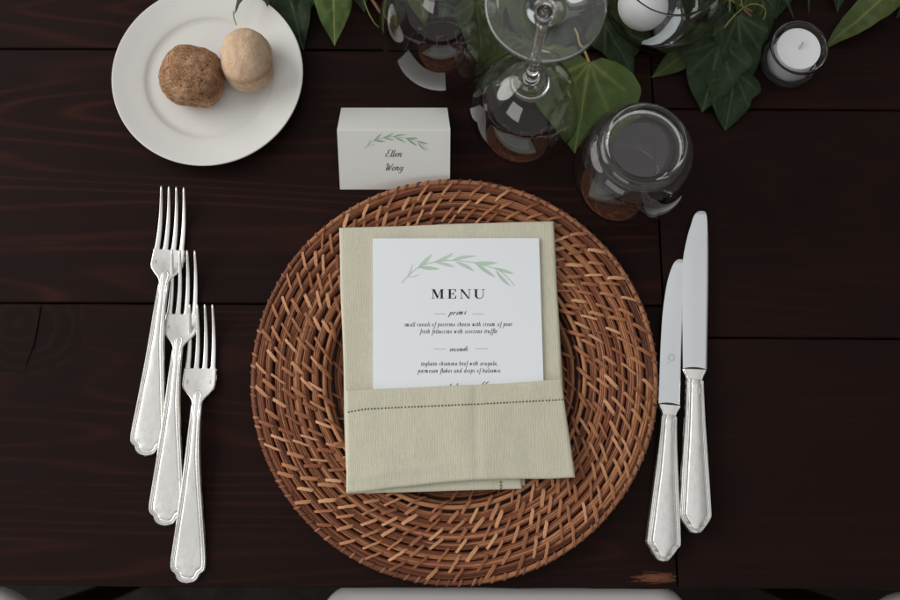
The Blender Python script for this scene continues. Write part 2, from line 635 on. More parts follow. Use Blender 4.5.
def table(name, label, fx0, fx1, bounds, slope, seeds, z, legx, chip=None, red=(0.65, 1.1, 0.8, 0.6)):
    t = empty(name, ((legx[0] + legx[1]) / 2, bounds[0] + 0.3, -0.75))
    tag(t, label, 'table', 'dark wooden tables pushed together')
    for k, (a, b) in enumerate(zip(bounds, bounds[1:])):
        wm = wood_mat('stained_wood', seeds[k], red[k])
        if chip and k == 0:
            # bare wood where the stain has chipped off the corner
            tc = wm.n('ShaderNodeTexCoord')
            sub = wm.n('ShaderNodeVectorMath', operation='SUBTRACT')
            wm.link(tc.outputs['Object'], sub.inputs[0])
            sub.inputs[1].default_value = (chip[0] - t.location.x, chip[1] - t.location.y, z - t.location.z)
            sc_ = wm.n('ShaderNodeVectorMath', operation='MULTIPLY')
            wm.link(sub.outputs[0], sc_.inputs[0])
            sc_.inputs[1].default_value = (1 / 0.022, 1 / 0.0048, 1 / 0.02)
            ln = wm.n('ShaderNodeVectorMath', operation='LENGTH')
            wm.link(sc_.outputs[0], ln.inputs[0])
            nz = wm.noise(wm.coords((60, 620, 100)), 1.0, 4, 0.7)
            d = wm.math('ADD', ln.outputs['Value'], wm.math('MULTIPLY', wm.math('SUBTRACT', nz, 0.5), 3.4))
            f = wm.ramp(d, [(0.55, 1.0), (0.80, 0.0)])
            old = wm.b.inputs['Base Color'].links[0].from_socket
            raw = wm.ramp(nz, [(0.3, (0.05, 0.018, 0.010)), (0.7, (0.24, 0.095, 0.048))])
            wm.base(wm.mix(f, old, raw))
        if chip and k == 0:
            # big knot with swirling figure near the left end
            kn = at(22, 322)
            tc = wm.n('ShaderNodeTexCoord')
            sub = wm.n('ShaderNodeVectorMath', operation='SUBTRACT')
            wm.link(tc.outputs['Object'], sub.inputs[0])
            sub.inputs[1].default_value = (kn.x - t.location.x, kn.y - t.location.y, z - t.location.z)
            sc_ = wm.n('ShaderNodeVectorMath', operation='MULTIPLY')
            wm.link(sub.outputs[0], sc_.inputs[0])
            sc_.inputs[1].default_value = (1 / 0.052, 1 / 0.044, 0)
            ln = wm.n('ShaderNodeVectorMath', operation='LENGTH')
            wm.link(sc_.outputs[0], ln.inputs[0])
            nz = wm.noise(wm.coords((16, 30, 10)), 1.0, 3, 0.6)
            d = wm.math('ADD', ln.outputs['Value'], wm.math('MULTIPLY', wm.math('SUBTRACT', nz, 0.5), 0.7))
            ring = wm.math('POWER', wm.math('MULTIPLY', wm.math('ADD', wm.math('SINE', wm.math('MULTIPLY', d, 26.0)), 1.0), 0.5), 3.0)
            body = wm.ramp(d, [(0.30, 0.30), (0.72, 0.12), (0.98, 0.9), (1.05, 0.0)])
            core = wm.mix(wm.math('MULTIPLY', ring, 0.16), (0.0085, 0.0042, 0.0036), (0.045, 0.014, 0.009))
            halo = wm.ramp(d, [(0.95, 0.0), (1.0, 0.55), (1.5, 0.0)])
            old = wm.b.inputs['Base Color'].links[0].from_socket
            c1 = wm.mix(wm.math('MULTIPLY', halo, 0.35), old, (0.060, 0.016, 0.009))
            wm.base(wm.mix(wm.ramp(d, [(0.90, 1.0), (1.0, 0.0)]), c1, core))
        pk = plank(t, fx0, fx1, a, b, wm.m, slope, z, chip if k == 0 else None)
        if chip and k == 0:
            ck = MB()
            cp = [(41, 305.5), (39, 318), (36.5, 332), (34, 345), (29, 357), (25, 371)]
            wd = [0.0003, 0.0005, 0.0005, 0.0004, 0.0003, 0.0001]
            ck.grid([[at(x, y, 0.0004) + Vector((sgn * w_, 0, 0)) for (x, y), w_ in zip(cp, wd)] for sgn in (-1, 1)])
            ck.build('crack', CRACK, pk, smooth=False)
    ap = MB()

    def box(m, x0, x1, y0, y1, z0, z1):
        i = [m.vert(p) for p in ((x0, y0, z0), (x1, y0, z0), (x1, y1, z0), (x0, y1, z0), (x0, y0, z1), (x1, y0, z1), (x1, y1, z1), (x0, y1, z1))]
        for f in ((0, 3, 2, 1), (4, 5, 6, 7), (0, 1, 5, 4), (1, 2, 6, 5), (2, 3, 7, 6), (3, 0, 4, 7)):
            m.f.append(tuple(i[k] for k in f))
    ys = (bounds[0] + 0.05, bounds[-1] - 0.05)
    for y in ys:
        m = MB()
        box(m, legx[0] + 0.04, legx[1] - 0.04, y - 0.011, y + 0.011, z - 0.11, z - 0.0305)
        m.build('apron', WOODLEG, t, smooth=False)
        for x in legx:
            m = MB()
            box(m, x - 0.035, x + 0.035, y - 0.035, y + 0.035, -0.75, z - 0.0305)
            m.build('leg', WOODLEG, t, smooth=False)
    return t


WOODLEG = wood_mat('stained_wood_leg', 40.0).m
GAP = 0.0009
L0 = EDGE_Y_L
bl = [L0, at(300, 304.5).y, at(200, 50).y, at(200, 50).y + 0.215, at(200, 50).y + 0.43]
table('wooden_table', 'dark stained plank table carrying the whole place setting, chipped at one corner',
      lambda y: -1.05, lambda y: seam_x(y) - GAP, bl, -0.004, (2.0, 5.3, 11.0, 17.0), 0.0, (-0.98, 0.10),
      chip=(at(656, 577).x, at(656, 578).y, 0.016))
br = [EDGE_Y_R, at(800, 336).y, at(800, 107).y, at(800, 107).y + 0.20, at(800, 107).y + 0.40]
table('wooden_table', 'dark stained plank table on the right, bare wood under the candle and ivy',
      lambda y: seam_x(y) + GAP, lambda y: 1.05, br, -0.006, (23.0, 29.0, 31.0, 37.0), -0.0006, (0.26, 0.98), red=(0.28, 0.30, 0.45, 0.5))


# ------------------------------------------------------------------ white chairs below the table edge
def chair(px0, px1, py, label, rz=0.0, round_r=0.05):
    z = -0.28
    a, b = at(px0, py, z), at(px1, py, z)
    w = b.x - a.x
    c = Vector(((a.x + b.x) / 2, a.y - 0.20, -0.75))
    t = empty('garden_chair', c, rz)
    tag(t, label, 'chair', 'white chairs tucked under the table')

    def rrect(hx, hy, r, n=8):
        pts = []
        for sx, sy, a0 in ((1, 1, 0), (-1, 1, 90), (-1, -1, 180), (1, -1, 270)):
            for k in range(n + 1):
                an = R(a0 + 90 * k / n)
                pts.append((sx * (hx - r) + r * math.cos(an), sy * (hy - r) + r * math.sin(an)))
        return pts
    m = MB()
    rows = []
    for sc_, zz in ((0.90, 0.430), (0.975, 0.433), (1.0, 0.445), (1.0, 0.460), (0.985, 0.468), (0.95, 0.470), (0.86, 0.466), (0.5, 0.462)):
        rows.append([(x * sc_, y * sc_, zz) for x, y in rrect(w / 2, 0.20, round_r)])
    ids = m.grid(rows, close_u=True)
    m.f.append(tuple(reversed(ids[0])))
    m.f.append(tuple(ids[-1]))
    m.build('seat', SEAT, t, offset=False)
    for sx in (-1, 1):
        for sy in (-1, 1):
            m = MB()
            m.tube([(sx * (w / 2 - 0.05), sy * 0.15, 0.432), (sx * (w / 2 - 0.03), sy * 0.17, 0.0)], [0.016, 0.012], 10)
            m.build('leg', WOODLEG, t, offset=False)
    for sx in (-1, 1):
        m = MB()
        m.tube([(sx * (w / 2 - 0.04), -0.185, 0.455), (sx * (w / 2 - 0.04), -0.23, 0.85)], 0.014, 10)
        m.build('back_post', SEAT, t, offset=False)
    m = MB()
    m.tube([(-(w / 2 - 0.03), -0.225, 0.80), (0, -0.245, 0.82), (w / 2 - 0.03, -0.225, 0.80)], 0.022, 10)
    m.build('back_rail', SEAT, t, offset=False)
    return t


chair(322, 688, 587.5, 'white chair seat peeking out below the woven charger', 0.0, 0.03)
chair(-330, 40, 588.5, 'white rounded chair seat at the lower left corner, beyond the forks', 0.0, 0.06)
chair(868, 1230, 594, 'pale chair seat corner at the lower right, beyond the bare table', 0.0, 0.05)


# ------------------------------------------------------------------ woven charger
ZR = 0.013
cl, cr_, ct, cb = at(249.5, 382, ZR), at(659.5, 382, ZR), at(455, 177.5, ZR), at(455, 587.5, ZR)
CX, CY = (cl.x + cr_.x) / 2, (ct.y + cb.y) / 2
RAD = ((cr_.x - cl.x) + (ct.y - cb.y)) / 4
SC = RAD / 0.165
rng = random.Random(3)


def prof_z(r):
    return lerp_tab(CHZ, r / SC)


CHZ = smooth_tab([(0.0, 0.0046), (0.06, 0.0046), (0.088, 0.0050), (0.096, 0.0062), (0.1005, 0.0115), (0.1045, 0.0140),
                  (0.112, 0.0138), (0.130, 0.0146), (0.148, 0.0150), (0.157, 0.0140), (0.1635, 0.0118)], 8)

charger = empty('charger_plate', (CX, CY, 0.0))
tag(charger, 'round woven rattan charger under the folded napkin', 'charger')
Cv = Vector((CX, CY, 0))


def ring_reed(m, r0, dz, rad, flat, nseg, ph, wob=None):
    rows = []
    tints = []
    # a ring is made of several splints, each with its own tone
    cuts = sorted(rng.uniform(0, 2 * math.pi) for _ in range(rng.randint(3, 6)))
    cols = [rng.betavariate(1.3, 1.3) for _ in range(len(cuts) + 1)]
    k1, k2 = rng.randint(2, 4), rng.randint(5, 9)
    p1, p2 = rng.uniform(0, 6.28), rng.uniform(0, 6.28)
    for i in range(nseg):
        a = 2 * math.pi * i / nseg
        rr = r0 + SC * (0.00012 * math.sin(k1 * a + p1) + 0.00016 * math.sin(k2 * a + p2) + 0.00010 * math.sin(23 * a + ph))
        zz = prof_z(rr) + dz + 0.0002 * math.sin(k2 * a + p1) + 0.00018 * math.sin(17 * a + p2)
        if wob:
            rr += SC * (0.00050 * math.sin(wob[0] * a + wob[1]) + 0.00022 * math.sin(19 * a + wob[2]))
            zz += 0.00050 * math.sin((wob[0] + 2) * a + wob[2])
        row = []
        for k in range(6):
            b = 2 * math.pi * k / 6 + 0.5
            ro, zo = rad * math.cos(b), rad * flat * math.sin(b)
            row.append((CX + (rr + ro) * math.cos(a), CY + (rr + ro) * math.sin(a), zz + zo - rad * flat))
        rows.append(row)
        ci = sum(1 for c in cuts if c < a)
        if ci == len(cuts):
            ci = 0
        tints.append(cols[ci])
    ids = m.grid(rows, close_u=True, close_v=True)
    for row, t in zip(ids, tints):
        for i in row:
            m.attr('tint', i, min(1.0, max(0.0, t + rng.uniform(-0.05, 0.05))))


def make_coil(rc, width, nreed, name='coil'):
    """a bundle of flat reeds lying side by side: one band with a rounded back and a groove between reeds"""
    m = MB()
    NS, PP = 260, 6
    k0, p0, p1 = rng.randint(2, 5), rng.uniform(0, 6.28), rng.uniform(0, 6.28)
    share = [rng.uniform(0.7, 1.3) for _ in range(nreed)]
    tot = sum(share)
    bounds = [0.0]
    for q in share:
        bounds.append(bounds[-1] + q / tot)
    cuts, tone, lift = [], [], []
    for q in range(nreed):
        cuts.append(sorted(rng.uniform(0, 2 * math.pi) for _ in range(rng.randint(4, 8))))
        tone.append([rng.betavariate(1.5, 1.5) for _ in range(10)])
        lift.append((rng.randint(3, 8), rng.uniform(0, 6.28), rng.uniform(0.00010, 0.00034), rng.uniform(0, 6.28)))
    rows, tints = [], []
    for i in range(NS):
        a = 2 * math.pi * i / NS
        shift = SC * (0.00040 * math.sin(k0 * a + p0) + 0.00022 * math.sin(17 * a + p1))
        zsh = 0.00035 * math.sin((k0 + 2) * a + p1)
        row, tr = [], []
        for q in range(nreed):
            kk, ph, amp, ph2 = lift[q]
            n_cut = sum(1 for c_ in cuts[q] if c_ < a) % len(cuts[q])
            near = min(min(abs(c_ - a), 2 * math.pi - abs(c_ - a)) for c_ in cuts[q])
            dip = 0.0007 * math.exp(-(near / 0.012) ** 2)
            bmid = 0.06 * math.sin(kk * a + ph2)
            for e_ in range(PP):
                f_ = e_ / (PP - 1)
                b0 = bounds[q] + (bmid * share[q] / tot if q else 0)
                b1 = bounds[q + 1]
                x_ = b0 + (b1 - b0) * (0.03 + 0.94 * f_)
                u = 2 * x_ - 1
                z = -0.0026 * abs(u) ** 3.4 + 0.00034 * math.sqrt(max(0.0, 1 - (2 * f_ - 1) ** 2)) - (0.00055 if f_ in (0.0, 1.0) else 0)
                z += amp * math.sin(kk * a + ph) + zsh - dip
                rr = rc + shift + u * width / 2
                row.append((CX + rr * math.cos(a), CY + rr * math.sin(a), prof_z(rr) + z))
                tr.append(min(1.0, max(0.0, tone[q][n_cut] + rng.uniform(-0.03, 0.03))))
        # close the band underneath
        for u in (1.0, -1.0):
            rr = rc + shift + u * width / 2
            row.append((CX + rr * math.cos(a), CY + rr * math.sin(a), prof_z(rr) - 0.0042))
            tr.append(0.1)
        rows.append(row)
        tints.append(tr)
    ids = m.grid(rows, close_u=True, close_v=True)
    for r_, tr in zip(ids, tints):
        for i, v in zip(r_, tr):
            m.attr('tint', i, v)
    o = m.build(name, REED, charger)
    fix_normals(o)
    return o


# binding strip meshes, shared by all strips: x along the strip, y across, z up
def strip_mesh(L, w, arch, seed):
    r_ = random.Random(seed)
    m = MB()
    n = 7
    rows = []
    for i in range(n + 1):
        t = -1 + 2 * i / n
        x = t * L / 2
        z = arch * (1 - abs(t) ** 2.6) - 0.0022 * abs(t) ** 5
        hw = w / 2 * (1 - 0.12 * abs(t)) * (1 + r_.uniform(-0.07, 0.07))
        sw = r_.uniform(-0.00022, 0.00022)
        rows.append([(x, -hw + sw, z - 0.0001), (x, -hw * 0.78 + sw, z + 0.00022), (x, hw * 0.78 + sw, z + 0.00026), (x, hw + sw, z - 0.0001), (x, sw, z - 0.0009)])
    ids = m.grid(rows, close_u=True)
    m.f.append(tuple(reversed(ids[0])))
    m.f.append(tuple(ids[-1]))
    me = bpy.data.meshes.new('binding_strip')
    me.from_pydata(m.v, [], [tuple(reversed(f)) for f in m.f])
    me.polygons.foreach_set('use_smooth', [True] * len(me.polygons))
    me.set_sharp_from_angle(angle=R(28))
    me.materials.append(STRIP)
    return me


strips = [strip_mesh(0.0166 * SC * s, w, 0.0008, k) for k, (s, w) in enumerate(((1, 0.0024), (1.1, 0.0020), (0.92, 0.0028), (1.16, 0.0024), (1.05, 0.0031)))]


def strip_pose(rc, a, phi):
    # outer end -> inner end turns counter-clockwise
    er = Vector((math.cos(a), math.sin(a), 0))
    et = Vector((-math.sin(a), math.cos(a), 0))
    dx = (-er * math.cos(phi) + et * math.sin(phi)).normalized()
    slope = (prof_z(rc + 0.004) - prof_z(rc - 0.004)) / 0.008
    nrm = (Vector((0, 0, 1)) - er * slope).normalized()
    dx = (dx - nrm * dx.dot(nrm)).normalized()
    dy = nrm.cross(dx)
    p = Cv + er * rc + Vector((0, 0, prof_z(rc) + 0.0004))
    return Matrix((
        (dx.x, dy.x, nrm.x, p.x), (dx.y, dy.y, nrm.y, p.y), (dx.z, dy.z, nrm.z, p.z), (0, 0, 0, 1)))


CW = 0.00735 * SC
outer = [RAD - 0.0085 * SC - CW * k for k in range(7)]
n_strip = 0
coil_objs = []
for k, rc in enumerate(outer):
    coil = make_coil(rc, CW * 0.93, rng.choice((3, 4, 4)))
    cnt = 42
    ph = 0.4 if k == 0 else ph + 0.92 * CW * math.tan(R(41)) / rc + rng.uniform(-0.012, 0.012)
    for j in range(cnt):
        a = ph + 2 * math.pi * (j + 0.5 * (k % 2) + rng.uniform(-0.13, 0.13)) / cnt
        phi = R(rng.gauss(41, 4.5))
        mt = strip_pose(rc - CW * 0.18 + rng.uniform(-0.0008, 0.0008), a, phi)
        o = bpy.data.objects.new('binding_strip', strips[rng.randrange(len(strips))])
        col.objects.link(o)
        o.parent = coil
        mt.translation = mt.translation - Cv
        o.matrix_local = mt
        n_strip += 1
# raised inner edge of the rim: one stout reed
m = MB()
ring_reed(m, 0.1045 * SC, 0.0016, 0.0019, 1.0, 240, 0.3)
ring_reed(m, 0.1012 * SC, -0.0012, 0.0015, 1.0, 240, 1.3)
m.build('inner_rim_reed', REED, charger)
# well coils
k = 0
inner_strip = MB()
rc = 0.0945 * SC
while rc > 0.02:
    make_coil(rc, CW * 0.93, 3)
    if rc > 0.05:
        cnt = int(round(2 * math.pi * rc / (0.0215 * SC)))
        ph = rng.uniform(0, 6.28)
        for j in range(cnt):
            a = ph + 2 * math.pi * (j + rng.uniform(-0.2, 0.2)) / cnt
            mt = strip_pose(rc - CW * 0.2, a, R(rng.gauss(40, 6)))
            me = strips[rng.randrange(5)]
            base = len(inner_strip.v)
            for v in me.vertices:
                inner_strip.vert(mt @ v.co)
            for p in me.polygons:
                inner_strip.f.append(tuple(base + i for i in p.vertices))
    rc -= CW
o = inner_strip.build('well_binding', STRIP, charger)
tag(o, kind='stuff')
# a few bindings on the inner edge
m = MB()
for j in range(34):
    a = 2 * math.pi * (j + rng.uniform(-0.25, 0.25)) / 34
    mt = strip_pose(0.1035 * SC, a, R(rng.gauss(42, 6)))
    mt.translation = mt.translation + Vector((0, 0, 0.0014))
    me = strips[rng.randrange(5)]
    base = len(m.v)
    for v in me.vertices:
        m.vert(mt @ v.co)
    for p in me.polygons:
        m.f.append(tuple(base + i for i in p.vertices))
tag(m.build('edge_binding', STRIP, charger), kind='stuff')
# rim: core reeds with a tight wrapped cord
m = MB()
ring_reed(m, RAD - 0.0032 * SC, 0.0006, 0.0021, 0.95, 300, 0.1)
ring_reed(m, RAD - 0.0022 * SC, -0.0030, 0.0021, 0.95, 300, 2.1)
ring_reed(m, RAD - 0.0030 * SC, -0.0065, 0.0024, 0.95, 240, 4.1)
m.build('rim', REED, charger)
m = MB()
NW = 118
for j in range(NW):
    a0 = 2 * math.pi * (j + rng.uniform(-0.22, 0.22)) / NW
    w = rng.uniform(0.0007, 0.0012)
    lean = rng.uniform(0.020, 0.040)
    rows = []
    for q in range(11):
        b = math.pi * (-0.28 + 1.36 * q / 10)
        a = a0 + lean * (q / 10 - 0.5)
        rr = RAD - 0.0030 * SC + 0.0029 * math.cos(b)
        zz = prof_z(rr) - 0.0019 + 0.0030 * math.sin(b) + 0.0004
        rows.append([(CX + rr * math.cos(a + s * w / RAD), CY + rr * math.sin(a + s * w / RAD), zz + (0.0002 if s == 0 else -0.0001)) for s in (-1, 0, 1)])
    ids = m.grid(rows)
    tv = rng.random()
    for r_ in ids:
        for i in r_:
            m.attr('tint', i, tv)
o = m.build('rim_wrapping', WRAP, charger)
tag(o, kind='stuff')
# woven underside, dark brown
m = MB()
m.lathe([(0.002, 0.0006), (0.06 * SC, 0.0006), (0.097 * SC, 0.0008), (0.103 * SC, 0.0070), (0.150 * SC, 0.0095), (0.160 * SC, 0.0078),
         (0.160 * SC, 0.0060), (0.150 * SC, 0.0072), (0.104 * SC, 0.0050), (0.098 * SC, 0.0002), (0.06 * SC, 0.0001), (0.002, 0.0001)], 96, Cv)
m.build('underside', UNDER, charger)


# ------------------------------------------------------------------ napkin
def sheet(mb, edge_a, edge_b, z0, thick, nu=70, nv=46, wob=0.00035, seed=0.0, extra=None, rnd=0.0021):
    """padded cloth layer between two edge curves (lists of world xy), rounded at its borders"""
    def samp(e, u):
        e_len = [0.0]
        for p, q in zip(e, e[1:]):
            e_len.append(e_len[-1] + (q - p).length)
        d = u * e_len[-1]
        for i in range(len(e) - 1):
            if d <= e_len[i + 1] + 1e-9:
                f = (d - e_len[i]) / (e_len[i + 1] - e_len[i])
                return e[i].lerp(e[i + 1], f)
        return e[-1]
    us = [0, 0.002, 0.005, 0.010, 0.018] + [0.018 + 0.964 * k / nu for k in range(1, nu)] + [0.982, 0.990, 0.995, 0.998, 1]
    vs = [0, 0.003, 0.008, 0.016, 0.028] + [0.028 + 0.944 * k / nv for k in range(1, nv)] + [0.972, 0.984, 0.992, 0.997, 1]
    Ea = [samp(edge_a, u) for u in us]
    Eb = [samp(edge_b, u) for u in us]
    rows = []
    for v in vs:
        row = []
        for i, u in enumerate(us):
            p = Ea[i].lerp(Eb[i], v)
            W = (Ea[-1] - Ea[0]).length
            H = (Ea[i] - Eb[i]).length
            d = min(min(u, 1 - u) * W, min(v, 1 - v) * H)
            k = 1.0 if d >= rnd else math.sqrt(max(0.0, 1 - (1 - d / rnd) ** 2))
            z = z0 + thick * (0.15 + 0.85 * k)
            z += wob * (noise.noise((p.x * 22 + seed, p.y * 14, seed)) + 0.5 * noise.noise((p.x * 60, p.y * 34 + seed, seed)))
            if extra:
                z += extra(p, u, v)
            px = p.x + 0.0015 * noise.noise((p.x * 14, p.y * 14, seed + 5))
            py = p.y + 0.0015 * noise.noise((p.x * 14, p.y * 14, seed + 9))
            row.append((px, py, z))
        rows.append(row)
    top = mb.grid(rows)
    n, k_ = len(rows), len(us)
    border = [(0, j) for j in range(k_)] + [(i, k_ - 1) for i in range(1, n)] + [(n - 1, j) for j in range(k_ - 2, -1, -1)] + [(i, 0) for i in range(n - 2, 0, -1)]
    bot = [mb.vert((rows[i][j][0], rows[i][j][1], z0)) for i, j in border]
    L = len(border)
    for q in range(L):
        a, b = border[q], border[(q + 1) % L]
        mb.f.append((top[a[0]][a[1]], bot[q], bot[(q + 1) % L], top[b[0]][b[1]]))
    mb.f.append(tuple(reversed(bot)))


def pts(lst, z):
    return [at(x, y, z) for x, y in lst]


NZ = 0.0165
napkin = empty('folded_napkin', (CX, CY + 0.02, NZ))
tag(napkin, 'sage linen napkin folded into a pocket on the woven charger', 'napkin')
# back panel: two stacked folds
m = MB()
sheet(m, pts([(340.5, 229.5), (553, 223), (553.5, 223)], NZ + 0.002), pts([(347, 470), (567, 460)], NZ + 0.002), NZ, 0.0023, wob=0.0007, seed=2.0)
m.build('back_layer', LINEN, napkin)
m = MB()
sheet(m, pts([(338.5, 227.5), (400, 226.0), (470, 223.2), (530, 221.5), (553.5, 221)], NZ + 0.0045), pts([(346, 470), (566.5, 460)], NZ + 0.0045), NZ + 0.0024, 0.0021, wob=0.0008, seed=7.0)
m.build('front_layer', LINEN, napkin)
# tucked fold peeking out at the bottom
m = MB()
sheet(m, pts([(348, 462), (520, 462)], NZ + 0.003), pts([(347, 494), (400, 492.3), (470, 490.2), (523, 488.6)], NZ + 0.003), NZ + 0.0004, 0.0024, nv=14, seed=12.0)
m.build('tucked_fold', LINEN, napkin)
m = MB()
sheet(m, pts([(505, 464), (524.5, 462)], NZ + 0.003), pts([(506, 488.5), (525.5, 486)], NZ + 0.003), NZ - 0.0012, 0.0015, nu=10, nv=8, seed=13.0)
m.build('tucked_corner', LINEN, napkin)
# pocket
PZ = NZ + 0.0062
STL = [at(346, 412.5, PZ + 0.003), at(365, 409.2, PZ + 0.003), at(400, 407.4, PZ + 0.003), at(480, 404.2, PZ + 0.003), at(567, 399.3, PZ + 0.003)]


def stitch_y(x):
    for p, q in zip(STL, STL[1:]):
        if x <= q.x:
            return p.y + (q.y - p.y) * (x - p.x) / (q.x - p.x)
    return STL[-1].y


def pocket_relief(p, u, v):
    d = p.y - stitch_y(p.x)
    z = 0.0004 / (1 + math.exp(-d / 0.0006))             # doubled hem above the stitch
    z -= 0.00035 * math.exp(-(d / 0.0007) ** 2)
    z += 0.0016 * math.sin(math.pi * min(1, max(0, u))) * math.sin(math.pi * min(1, v * 0.9 + 0.05)) 
    # loose ruck near the lower edge
    z += 0.0008 * math.exp(-((v - 0.86 + 0.10 * u) / 0.05) ** 2) * (1 - u)
    z -= 0.0004 * math.exp(-((u - 0.60 + 0.03 * v) / 0.018) ** 2)
    return z


m = MB()
sheet(m, pts([(345.5, 390), (400, 387.5), (440, 386), (480, 384.2), (530, 381.2), (562, 379)], PZ + 0.002),
      pts([(346.5, 493.5), (365, 491.2), (393, 486.5), (430, 483.2), (474, 480.6), (522, 479.2), (550, 478.8), (575.5, 477.6)], PZ + 0.002),
      PZ, 0.0020, nu=90, nv=60, wob=0.0009, seed=21.0, extra=pocket_relief)
pocket = m.build('pocket', LINEN, napkin)
# open-work stitch: a row of small drawn-thread bars
from mathutils.bvhtree import BVHTree


def bvh_of(mb):
    return BVHTree.FromPolygons(mb.v, mb.f)


bv = bvh_of(m)


def on_surface(x, y, bvh, dz=0.00012):
    hit = bvh.ray_cast(Vector((x, y, 0.2)), Vector((0, 0, -1)))
    return hit[0] + Vector((0, 0, dz)) if hit[0] else None


m = MB()
x = STL[0].x + 0.002
while x < STL[-1].x - 0.001:
    w = rng.uniform(0.0013, 0.0018)
    h = rng.uniform(0.0005, 0.0007)
    y = stitch_y(x)
    rows = []
    ok = True
    for (sx, sy) in ((-1, 0), (-0.6, -1), (0.6, -1), (1, 0), (0.6, 1), (-0.6, 1)):
        p = on_surface(x + sx * w / 2, y + sy * h, bv)
        ok = ok and p is not None
        rows.append(p)
    if ok:
        ids = [m.vert(p) for p in rows]
        m.f.append(tuple(ids))
    x += rng.uniform(0.0022, 0.0029)
for (x, y) in ((500.6, 482.4), (500.8, 485.4), (501.0, 488.2)):
    p0_ = at(x, y, NZ + 0.0030)
    m.f.append(tuple(m.vert(p0_ + Vector((0.0007 * math.cos(k * math.pi / 3), 0.0009 * math.sin(k * math.pi / 3), 0.0003))) for k in range(6)))
tag(m.build('hemstitch', HOLE, pocket, smooth=False), kind='stuff')

# ------------------------------------------------------------------ menu card
MZ0, MZ1 = NZ + 0.0050, NZ + 0.0060
menu = empty('menu_card', at(456, 320, MZ0))
tag(menu, 'white printed menu card tucked into the napkin pocket', 'menu card')
m = MB()
quad = [(373, 238.3), (539.2, 238.0), (545.5, 440), (373.3, 440)]
e = 0.00025
tp = [at(x, y, MZ1) for x, y in quad]
cen = sum(tp, Vector()) / 4
rows = [[p + Vector((0, 0, MZ0 - MZ1)) for p in tp], [p - Vector((0, 0, e)) for p in tp], [p + (cen - p).normalized() * e for p in tp]]
ids = m.grid(rows, close_u=True)
m.f.append(tuple(ids[0]))
m.f.append(tuple(reversed(ids[-1])))
o = m.build('card', CARD, menu, smooth=False)
fix_normals(o)

